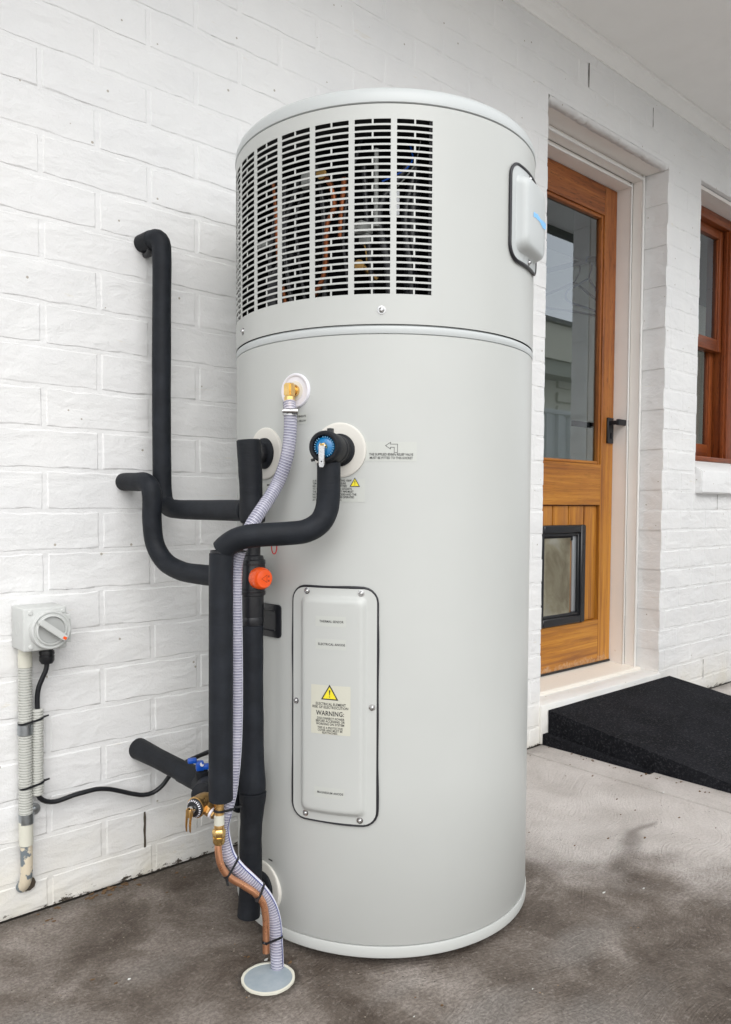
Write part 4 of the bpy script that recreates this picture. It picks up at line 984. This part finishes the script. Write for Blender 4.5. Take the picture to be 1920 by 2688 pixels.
# angle that faces the viewer's right for the straight lower run
def ang_of(k, dirv):
    u, v, _ = HF[k]; return math.degrees(math.atan2(dirv.dot(v), dirv.dot(u)))
mid = next(i for i, p in enumerate(HP) if p.z < .56); n_end = len(HP)
aw = ang_of(mid, Vector((.75, -.66, 0)))
i_a = next(i for i, p in enumerate(HP) if p.z < .70); i_c = n_end-2
strip('white_stripe', HP, HF, .01235, aw-20, aw+16, i_a, i_c, 'stripe_w', 4)
strip('red_stripe', HP, HF, .01245, aw-32, aw-20, i_a, i_c, 'stripe_r', 1)
i_b = next(i for i, p in enumerate(HP) if p.z < .31)
strip('blue_stripe', HP, HF, .01245, aw+16, aw+26, i_b, i_c, 'stripe_b', 1)
t = empty('hose_clamp', (.853, -.504, 1.036)); tag(t, 'steel screw clamp tightened round the top of the clear hose', 'hose clamp')
obj('band', lathe(BM(), (.8535, -.504, 1.029), (0, 0, 1), [(-.0045, .0130), (-.0045, .0138), (.0045, .0138), (.0045, .0130)], 32), 'chrome', t, auto=35)
sc_c = Vector((.8535, -.504, 1.031))+Vector((-.62, -.78, 0)).normalized()*.0165; sdv = Vector((-.80, .60, 0)).normalized()
obj('worm_screw', lathe(lathe(BM(), sc_c-sdv*.004, sdv, [(-.010, .0052), (-.002, .0052), (-.002, .0040), (.016, .0040), (.016, .003), (.018, .003)], 12), sc_c-sdv*.014, sdv, [(0, .0048), (.004, .0048)], 6), 'chrome', t, auto=30)
bm = BM()
for k in range(9):
    a = R(-95+k*9); n_ = Vector((math.cos(a), math.sin(a), 0)); t_ = Vector((-math.sin(a), math.cos(a), 0)); c = Vector((.8535, -.504, 1.029))+n_*.0140
    bm.faces.new([bm.verts.new(c+t_*x+Zv*z) for x, z in ((-.0005, -.003), (.0005, -.003), (.0007, .003), (-.0003, .003))])
obj('band_slots', bm, 'dark', t)
# ------------------------------------------------------------------ brass fittings and copper drain
t = empty('brass_tee', (.714, -.478, .30)); tag(t, 'brass compression tee under the drain pipe sleeve above the copper', 'pipe fitting')
obj('tee_barrel', lathe(BM(), (.716, -.479, .281), (0, 0, 1), [(0, .0088), (.010, .0092), (.012, .0086), (.056, .0086)], 20), 'brass2', t, auto=35)
obj('compression_nut', lathe(BM(), (.7155, -.479, .262), (0, 0, 1), [(0, .0092), (.002, .0105), (.014, .0118), (.019, .0118), (.022, .0100)], 6), 'brass', t, auto=30)
obj('nut_shoulder', lathe(BM(), (.7155, -.479, .256), (0, 0, 1), [(0, .0082), (.004, .0108), (.014, .0110)], 20), 'brass', t, auto=35)
obj('thread_tape', lathe(BM(), (.716, -.479, .292), (0, 0, 1), [(0, .0094), (.018, .0092)], 16), 'sticker2', t, auto=35)
t = empty('copper_drain_pipe', (.797, -.51, .04)); tag(t, 'bent bare copper pipe tied to the hose and ending above the floor drain', 'pipe')
CU = [(.7155, -.479, .262), (.7135, -.480, .246), (.717, -.483, .219), (.730, -.487, .196), (.757, -.493, .173), (.778, -.499, .154), (.792, -.503, .134), (.7965, -.506, .110), (.7965, -.508, .073), (.795, -.510, .041)]
CU[0] = (.7145, -.479, .262)
bm = BM(); sp = spline(CU, .004); sweep(bm, sp, .0064, 18, caps=False); sweep(bm, sp[-6:], .0054, 18, caps=False)
a = bm.verts[:]; obj('copper_tube', bm, 'copper', t, smooth=True)
# low relief valve
t = empty('relief_valve', (.69, -.44, .32)); tag(t, 'small brass relief valve with forked lever hanging beside the wall pipe', 'relief valve')
vc = Vector((.703, -.441, .322)); ax = Vector((-.93, -.36, -.10)).normalized(); u3 = Vector((-ax.y, ax.x, 0)); fr3 = (u3, Zv, ax)
G3 = lambda prof, n=28: lathe(BM(), vc, ax, prof, n, fr=fr3)
obj('valve_body', G3([(-.020, .012), (-.010, .0165), (.000, .0178), (.012, .0180), (.014, .0188), (.018, .0188), (.0185, .0165)]), 'brass2', t, auto=30)
obj('dial', G3([(.0180, .0172), (.0205, .0168), (.024, .013), (.0245, .009)]), 'blackpl', t, auto=30)
bm = BM()
for k in range(24):
    a = k/24*2*math.pi; rd_ = u3*math.cos(a)+Zv*math.sin(a); t_ = -u3*math.sin(a)+Zv*math.cos(a); c = vc+ax*.0236+rd_*.0146
    nn = (ax+rd_*.8).normalized(); tt = (rd_-ax*.8).normalized()
    bm.faces.new([bm.verts.new(c+nn*.0006+t_*x*.0009+tt*y*.0016) for x, y in ((-1, -1), (1, -1), (.8, 1), (-.8, 1))])
obj('dial_marks', bm, 'whiteplastic', t)
obj('dial_boss', G3([(.024, .008), (.031, .0075), (.032, .004)], 20), 'chrome', t, auto=30)
bm = BM(); PB = vc+ax*.032
for off in (-.0042, .0042): plate(bm, PB+u3*off, ax, Zv, u3, [(-.004, .005), (.004, .006), (.0065, .002), (.008, -.020), (.007, -.034), (.004, -.036), (.003, -.015), (-.004, -.003)], .0012)
plate(bm, PB+ax*.006+Zv*.001, u3, Zv, ax, [(-.0048, .004), (.0048, .004), (.0048, -.010), (-.0048, -.010)], .0012)
bmesh.ops.bevel(bm, geom=bm.edges[:], offset=.0003, segments=1, affect='EDGES'); obj('lever', bm, 'brass2', t, auto=35)
obj('outlet_arm', lathe(BM(), vc-ax*.002, (Vector((.716, -.479, .303))-vc), [(0, .0125), (.012, .0125), (.013, .0135), (.024, .0130), (.025, .0105), (.034, .0105)], 8), 'brass2', t, auto=30)
obj('white_washer', lathe(BM(), vc+(Vector((.716, -.479, .303))-vc).normalized()*.0265, (Vector((.716, -.479, .303))-vc), [(0, .0112), (.004, .0112)], 16), 'whiteplastic', t, auto=30)

# ------------------------------------------------------------------ cable ties
def band(circles, hull_n=48, wd=.0042, th=.0014, axis=Vector((0, 0, 1)), centre=None):
    """band round a set of circles (centre, radius) lying in the plane normal to axis"""
    ax_ = axis.normalized(); u, v, _ = frame_for(ax_); c0 = circles[0][0]; P = []
    for c, r in circles:
        d = c-c0
        for k in range(36): a = k/36*2*math.pi; P.append((d.dot(u)+r*math.cos(a), d.dot(v)+r*math.sin(a)))
    P = sorted(set((round(x, 6), round(y, 6)) for x, y in P))
    def cross(o, a, b): return (a[0]-o[0])*(b[1]-o[1])-(a[1]-o[1])*(b[0]-o[0])
    lo, hi = [], []
    for p in P:
        while len(lo) > 1 and cross(lo[-2], lo[-1], p) <= 0: lo.pop()
        lo.append(p)
    for p in reversed(P):
        while len(hi) > 1 and cross(hi[-2], hi[-1], p) <= 0: hi.pop()
        hi.append(p)
    hull = lo[:-1]+hi[:-1]; n = len(hull); bm = BM(); rows = []
    cx = sum(p[0] for p in hull)/n; cy = sum(p[1] for p in hull)/n
    for x, y in hull:
        dx, dy = x-cx, y-cy; l_ = math.hypot(dx, dy); dx, dy = dx/l_, dy/l_
        rows.append([bm.verts.new(c0+u*(x+dx*o_)+v*(y+dy*o_)+ax_*h_) for o_, h_ in ((.0002, -wd/2), (th, -wd/2), (th, wd/2), (.0002, wd/2))])
    for k in range(n):
        a, b = rows[k], rows[(k+1) % n]
        for i in range(4): j = (i+1) % 4; bm.faces.new((a[i], a[j], b[j], b[i]))
    return bm
def cable_tie(label, circles, axis, tail, group=None):
    t = empty('cable_tie', tuple(circles[0][0])); tag(t, label, 'cable tie', 'black cable ties')
    obj('strap', band(circles, axis=axis), 'blackpl', t, auto=40)
    p = Vector(tail[0]); q = Vector(tail[1]); u, v, dd = frame_for(q-p)
    bm = BM(); L = (q-p).length; plate(bm, p, dd, u, v, [(-.002, -.003), (.005, -.003), (.006, -.0016), (L, -.0016), (L, .0016), (.006, .0016), (.005, .003), (-.002, .003)], .003)
    obj('tie_head', bm, 'blackpl', t)
    return t
def near(P, z): return min(P, key=lambda p: abs(p.z-z))
cable_tie('black cable tie between the upper foam elbow and the straight drain sleeve', [(Vector((.722, -.482, .7785)), .0195), (near(HP, .7785), .0122)], Vector((0, 0, 1)), ((.738, -.500, .7785), (.746, -.505, .7785)))
cable_tie('black cable tie round the brass tee and the hose', [(Vector((.716, -.479, .317)), .0090), (near(HP, .321), .0122)], Vector((.12, 0, 1)), ((.7475, -.482, .316), (.762, -.478, .312)))
def two(zc, zh, axis, lab, tl_, cu=None):
    cable_tie(lab, [(min(sp, key=lambda p: (p-cu).length) if cu else near(sp, zc), .0066), (near(HP, zh), .0122)], axis, tl_)
def tie_at(ci, lab, tail):
    pc = sp[ci]; ph = min(HP, key=lambda p: (p-pc).length); axis = (sp[min(ci+2, len(sp)-1)]-sp[ci-2]).normalized()
    ph = ph-axis*(ph-pc).dot(axis); cable_tie(lab, [(pc, .0066), (ph, .0124)], axis, (pc+Vector(tail[0]), pc+Vector(tail[1])))
i1 = min(range(len(sp)), key=lambda i: abs(sp[i].z-.199)); i2 = min(range(len(sp)), key=lambda i: abs(sp[i].z-.149)); i3 = min(range(len(sp)), key=lambda i: abs(sp[i].z-.062))
tie_at(i1, 'black cable tie round the copper at its first bend', ((-.004, -.006, -.004), (-.003, -.008, -.016)))
tie_at(i2, 'black cable tie round copper and hose at the second bend', ((-.004, -.006, -.002), (-.008, -.007, -.006)))
tie_at(i3, 'black cable tie just above the open end of the copper pipe', ((-.005, -.005, .0), (-.007, -.005, .002)))

# ------------------------------------------------------------------ floor drain
t = empty('floor_drain', (.790, -.524, 0)); tag(t, 'round grey floor drain cover with pale plastic rim set in the concrete', 'drain')
DC = (.790, -.524)
bm = BM(); n = 64; rr = []
for r, z in ((.0485, .0), (.0485, .0032), (.0440, .0036), (.0435, .0016)):
    rr.append([bm.verts.new((DC[0]+math.cos(2*math.pi*i/n)*(r+(.0012*noise.noise(Vector((i*.5, r*50, 0))) if r > .046 else 0)), DC[1]+math.sin(2*math.pi*i/n)*(r+(.0012*noise.noise(Vector((i*.5, r*50, 0))) if r > .046 else 0)), z)) for i in range(n)])
for a, b in zip(rr, rr[1:]):
    for i in range(n): j = (i+1) % n; bm.faces.new((a[i], a[j], b[j], b[i]))
obj('rim', bm, 'condcream', t, auto=35)
obj('cover_disc', lathe(BM(), (DC[0], DC[1], -.002), (0, 0, 1), [(0, .0438), (.0042, .0438), (.0044, .043)], 48), 'drain', t, auto=35)

# ------------------------------------------------------------------ isolator switch and conduits
t = empty('isolator_switch', (.56, 0, .61)); tag(t, 'pale grey rotary isolator switch box screwed to the painted wall', 'switch')
bx0, bx1, bz0, bz1 = .515, .601, .566, .653
obj('box', box(BM(), bx0, bx1, -.076, -.001, bz0, bz1, bev=.004, seg=3), 'boxgrey', t, auto=40)
dc = Vector((.5655, -.076, .608))
obj('cover_tab', box(BM(), .585, .6085, -.0795, -.062, .578, .636, bev=.002), 'boxgrey', t, auto=40)
obj('dial_ring', lathe(BM(), dc, (0, -1, 0), [(-.001, .0405), (.010, .0395), (.013, .038), (.0135, .0355), (.011, .033), (.011, .0315), (.0155, .0305), (.0165, .0290), (.0165, .0275), (.010, .0265)], 56), 'boxgrey', t, auto=35)
obj('dial_face', lathe(BM(), dc, (0, -1, 0), [(.0095, .0268), (.0120, .0262), (.0125, 0)], 48), 'dialgrey', t, auto=35)
kd = Vector((math.cos(R(-38)), 0, math.sin(R(-38)))); kn = Vector((-kd.z, 0, kd.x))
bm = BM(); plate(bm, dc+Vector((0, -.021, 0)), kd, kn, Vector((0, -1, 0)), [(-.0335, -.0045), (-.034, .004), (-.030, .0062), (.026, .0062), (.0305, .0035), (.0305, -.0035), (.026, -.0062), (-.030, -.0062)], .017)
bmesh.ops.bevel(bm, geom=bm.edges[:], offset=.0012, segments=2, affect='EDGES'); obj('knob', bm, 'boxgrey', t, auto=35)
bm = BM(); c = dc+Vector((0, -.0298, 0))+kd*.0255; bm.faces.new([bm.verts.new(c+kd*x+kn*y) for x, y in ((.004, .003), (.004, -.003), (-.003, -.0035), (-.0035, .0015))]); obj('knob_marker', bm, 'orange', t)
for x, z in ((.5285, .6435), (.5935, .6435), (.5285, .575)): obj('cover_screw', lathe(BM(), (x, -.0755, z), (0, -1, 0), [(0, .0048), (.0018, .0046), (.0026, .0035), (.0026, 0)], 20), 'boxgrey', t, auto=35)
obj('knockout', lathe(BM(), (bx0+.0004, -.042, .610), (-1, 0, 0), [(0, .0145), (.0006, .0143), (.0006, .0132), (.0002, .0130)], 28), 'boxgrey', t, auto=35)
bm = BM()
for txt, z in (('OFF', .622), ('O', .614), ('I', .590), ('ON', .583)):
    b = text_mesh(txt, .006, 'CENTER'); vm = {}
    for v_ in b.verts: vm[v_.index] = bm.verts.new((.6018+v_.co.x*.9, -.0798, z+v_.co.y))
    for f in b.faces: bm.faces.new([vm[q.index] for q in f.verts])
    b.free()
tag(obj('lettering', bm, 'dialgrey', t), kind='stuff')
obj('gland', lathe(lathe(BM(), (.574, -.035, .566), (0, 0, -1), [(0, .0125), (.009, .0125)], 20), (.574, -.035, .557), (0, 0, -1), [(0, .0148), (.004, .0155), (.007, .0150), (.0072, .0135), (.010, .0135), (.010, .0152), (.020, .0150), (.026, .0115), (.027, .006)], 16), ['blackpl'], t, auto=30)
def ribbed(name, p0, p1, r, pitch, mt, parent):
    p0, p1 = Vector(p0), Vector(p1); L = (p1-p0).length; n = int(L/pitch); prof = []
    for k in range(n):
        h = k*pitch; prof += [(h, r*.76), (h+pitch*.20, r*.78), (h+pitch*.34, r), (h+pitch*.84, r), (h+pitch*.97, r*.78)]
    prof.append((L, r*.76)); return obj(name, lathe(BM(), p0, p1-p0, prof, 20), mt, parent, auto=50)
t = empty('conduit', (.532, -.022, .07)); tag(t, 'grey corrugated conduit running from the isolator box to the paving', 'conduit')
cx_ = .5335; cy_ = -.0225
obj('adaptor', lathe(BM(), (cx_+.001, cy_, .567), (0, 0, -1), [(0, .0128), (.013, .0128), (.0135, .0140), (.040, .0138), (.041, .0125)], 24), 'condcream', t, auto=35)
ribbed('corrugated_tube', (cx_+.001, cy_, .527), (cx_-.002, cy_, .215), .0138, .0056, 'conduit', t)
obj('sleeve', lathe(BM(), (cx_-.002, cy_, .207), (0, 0, -1), [(0, .0132), (.001, .0142), (.050, .0140), (.051, .012)], 24), 'condcream', t, auto=35)
M_ = mat('peeling_grey_pipe', (.17, .20, .22), .5); N_ = NT(M_); v_ = N_.pos(); N_.color(N_.mix(N_.ramp(N_.noise(v_, 30, 4, .6), (.47, 0), (.50, 1)), (.16, .19, .21), (.68, .60, .46)))
obj('grey_tail', sweep(BM(), spline([(cx_-.002, cy_, .160), (cx_-.0015, cy_, .12), (cx_-.0015, cy_+.003, .09), (cx_-.003, cy_+.010, .072), (cx_-.006, cy_+.022, .060)], .005), .0118, 20), M_, t, auto=50)
obj('dark_gap', lathe(BM(), (cx_+.006, -.009, .066), (0, -1, 0), [(0, .015), (.0015, .011)], 9), 'soil', t)
t = empty('conduit', (.556, -.02, .25)); tag(t, 'short thinner corrugated conduit tied to the right of the long one', 'conduit')
ribbed('corrugated_tube', (.5575, -.0235, .4365), (.5555, -.0235, .2555), .0120, .0056, 'conduit', t)
for z, lab, ex in ((.398, 'shiny zinc saddle on the corrugated conduit under the upper tie', .0), (.212, 'zinc saddle with screw ear at the foot of the corrugated conduit', 1)):
    t = empty('pipe_saddle', (cx_, 0, z)); tag(t, lab, 'pipe clip')
    obj('strap', lathe(BM(), (cx_-.001, cy_, z-.0105), (0, 0, 1), [(0, .0140), (0, .0150), (.021, .0150), (.021, .0140)], 24), 'zinc', t, auto=35)
    if ex:
        obj('screw_ear', lathe(BM(), (cx_+.0215, -.004, z+.008), (0, -1, 0), [(-.003, .0120), (.0014, .0120), (.0016, .006), (.004, .0055), (.0048, .003), (.0048, 0)], 20), 'zinc', t, auto=35)
for z, lab in ((.4125, 'black cable tie joining both conduits above the upper saddle'), (.2785, 'black cable tie joining both conduits near the cable exit')):
    cable_tie(lab, [(Vector((cx_, cy_, z)), .0138), (Vector((.5565, -.0235, z+.004)), .0121)], Vector((-.16, 0, 1)), ((.567, -.030, z+.0065), (.577, -.034, z+.0095)))
t = empty('power_cable', (.60, -.02, .23)); tag(t, 'black power cable drooping along the wall from conduit towards the tank', 'cable')
pipe('cable', [(.574, -.035, .545), (.573, -.034, .520), (.566, -.030, .500), (.560, -.027, .483), (.5575, -.024, .462), (.5575, -.0235, .435)], .0052, 'blackpl', t, 12)
pipe('cable', [(.5555, -.0235, .262), (.560, -.022, .248), (.574, -.020, .236), (.592, -.020, .231), (.609, -.020, .232), (.632, -.020, .235), (.655, -.020, .236), (.683, -.020, .236), (.712, -.020, .229), (.740, -.020, .217), (.765, -.021, .206), (.790, -.024, .198), (.812, -.027, .199), (.832, -.033, .212), (.848, -.045, .238), (.868, -.075, .268), (.895, -.12, .296), (.93, -.17, .32), (.972, -.185, .335)], .0052, 'blackpl', t, 12, .008)

# ------------------------------------------------------------------ rubber threshold ramp
def wedge(name, x0, x1, y0, y1, h0, h1, lab):
    bm = BM(); nx, ny = 10, 10
    top = [[bm.verts.new((x0+(x1-x0)*i/nx+(random.random()-.5)*(.0012 if i in (0, nx) else 0), y0+(y1-y0)*j/ny, h0+(h1-h0)*j/ny+(random.random()-.5)*.0008)) for i in range(nx+1)] for j in range(ny+1)]
    bot = [[bm.verts.new((v.co.x, v.co.y, .0005)) for v in row] for row in top]
    for j in range(ny):
        for i in range(nx): bm.faces.new((top[j][i], top[j][i+1], top[j+1][i+1], top[j+1][i])); bm.faces.new((bot[j][i], bot[j+1][i], bot[j+1][i+1], bot[j][i+1]))
    for j in range(ny):
        bm.faces.new((top[j][0], top[j+1][0], bot[j+1][0], bot[j][0])); bm.faces.new((top[j][nx], bot[j][nx], bot[j+1][nx], top[j+1][nx]))
    for i in range(nx):
        bm.faces.new((top[0][i], bot[0][i], bot[0][i+1], top[0][i+1])); bm.faces.new((top[ny][i], top[ny][i+1], bot[ny][i+1], bot[ny][i]))
    o = obj(name, bm, 'ramp'); tag(o, lab, 'ramp'); return o
wedge('rubber_ramp', 2.364, 3.256, -.014, -.84, .1225, .004, 'large black rubber wedge ramp leading up to the door sill')
wedge('rubber_ramp', 2.334, 2.3625, -.012, -.425, .040, .003, 'thin lower rubber wedge poking out along the left of the big ramp')

# ------------------------------------------------------------------ coat hanger behind the door glass
def hanger(x, y, lab, sy=1, z=1.94, sc=1.0, mt='hanger'):
    t = empty('coat_hanger', (x, y, z)); tag(t, lab, 'coat hanger', 'hangers on the rail inside the door')
    P = lambda a, b: (x+a, y+a*sy, z+b)
    pipe('hook', [P(0, -.085), P(.012, -.06), P(.028, -.035), P(.03, -.005), P(.012, .020), P(-.016, .014), P(-.026, -.008)], .0035, mt, t, 8, .01)
    pipe('shoulder_frame', [P(0, -.085), P(.10, -.135), P(.20, -.185), P(.215, -.215), P(.19, -.228), P(0, -.228), P(-.19, -.228), P(-.215, -.215), P(-.20, -.185), P(-.10, -.135), P(0, -.085)], .0058, mt, t, 8, .01)
hanger(3.37, .50, 'dark blue plastic coat hanger on the rail behind the door glass', .08, z=2.055)
hanger(3.375, .58, 'near black coat hanger farther back on the rail behind the door glass', -.25, z=2.055, mt='rail')

# ------------------------------------------------------------------ fence and neighbour, mirrored in the door glass
t = empty('metal_fence', (2, -2.36, 0)); tag(t, 'grey corrugated steel fence mirrored in the lower door glass', 'fence')
for k in range(4):
    x0 = 2.45+2.38*k; bm = BM(); pts = []
    nr = 12
    for i in range(nr):
        a = x0+.03+2.30*i/nr; s_w = 2.30/nr; pts += [(a, 0), (a+s_w*.30, 0), (a+s_w*.42, .028), (a+s_w*.88, .028), (a+s_w, 0)]
    pts = [p for i, p in enumerate(pts) if i == 0 or p != pts[i-1]]
    va = [bm.verts.new((x, -2.375+y, .02)) for x, y in pts]; vb = [bm.verts.new((x, -2.375+y, 1.76)) for x, y in pts]
    for i in range(len(pts)-1): bm.faces.new((va[i], va[i+1], vb[i+1], vb[i]))
    obj('fence_sheet', bm, 'fence', t)
    mbox('fence_post', 'fence', t, x0-.02, x0+.03, -2.40, -2.335, 0, 1.80, bev=.003); mbox('top_rail', 'fence', t, x0+.0305, x0+2.3595, -2.395, -2.338, 1.755, 1.80, bev=.006)
nb = empty('neighbour_house', (9, -6, 0)); tag(nb, 'cream neighbouring house mirrored in the door glass above the fence', 'house')
mbox('wall', 'cream', nb, 9.55, 22, -10, -4.75, 0, 2.72); mbox('wall', 'creamdk', nb, 6, 9.20, -10, -5.4, 0, 2.72)
mbox('eave_box', 'cream', nb, 5.4, 22.5, -10.2, -4.40, 2.93, 3.42); mbox('eave_soffit', 'creamdk', nb, 5.5, 22.4, -10.2, -4.45, 2.722, 2.925)
mbox('roof', 'roofdk', nb, 5.3, 22.6, -10.4, -4.34, 3.425, 3.48)
mbox('window', 'glassdark', nb, 7.6, 9.1, -5.395, -5.36, 1.0, 2.35)
for k in range(6): mbox('lattice_board', 'cream', nb, 9.85, 10.9, -4.745, -4.70, 1.62+.20*k, 1.75+.20*k)

# ------------------------------------------------------------------ litter
def litter(name, spots, mt, lab=None):
    bm = BM()
    for (x, y, s, a) in spots:
        n = random.randint(4, 6); P = []
        for k in range(n):
            t_ = a+2*math.pi*k/n; rr_ = s*(.5+.7*random.random()); P.append((x+rr_*math.cos(t_)*1.5, y+rr_*math.sin(t_)*.7))
        top = [bm.verts.new((px_, py_, .0012+random.random()*s*.5)) for px_, py_ in P]; bot = [bm.verts.new((px_, py_, .0004)) for px_, py_ in P]
        bm.faces.new(top)
        for i in range(n): j = (i+1) % n; bm.faces.new((bot[i], bot[j], top[j], top[i]))
    o = obj(name, bm, mt); tag(o, lab, kind='stuff', cat='litter'); return o
rn = random.Random(12); sp1 = []
for k in range(16): sp1.append((.55+rn.random()*.32, -.012-rn.random()**2*.07, .002+rn.random()*.004, rn.random()*6))
for k in range(34): sp1.append((2.30+rn.random()*.05, -.03-rn.random()*.62, .0018+rn.random()*.003, rn.random()*6))
for k in range(40): sp1.append((.3+rn.random()*2.2, -.9+rn.random()*.85, .0012+rn.random()*.0028, rn.random()*6))
for k in range(10): sp1.append((.72+rn.gauss(0, .02), -.022+rn.gauss(0, .008), .003+rn.random()*.004, rn.random()*6))
litter('leaf_litter', sp1, 'straw', 'dry brown leaf scraps scattered over the paving and wall foot')
sp2 = [(.3+rn.random()*2.0, -.9+rn.random()*.8, .0012+rn.random()*.0022, rn.random()*6) for k in range(16)]
sp2 += [(.60, -.36, .0028, 2), (1.62, -.80, .0028, 1)]
litter('paint_chips', sp2, 'chip', 'pale paint chips and grit scattered over the concrete')
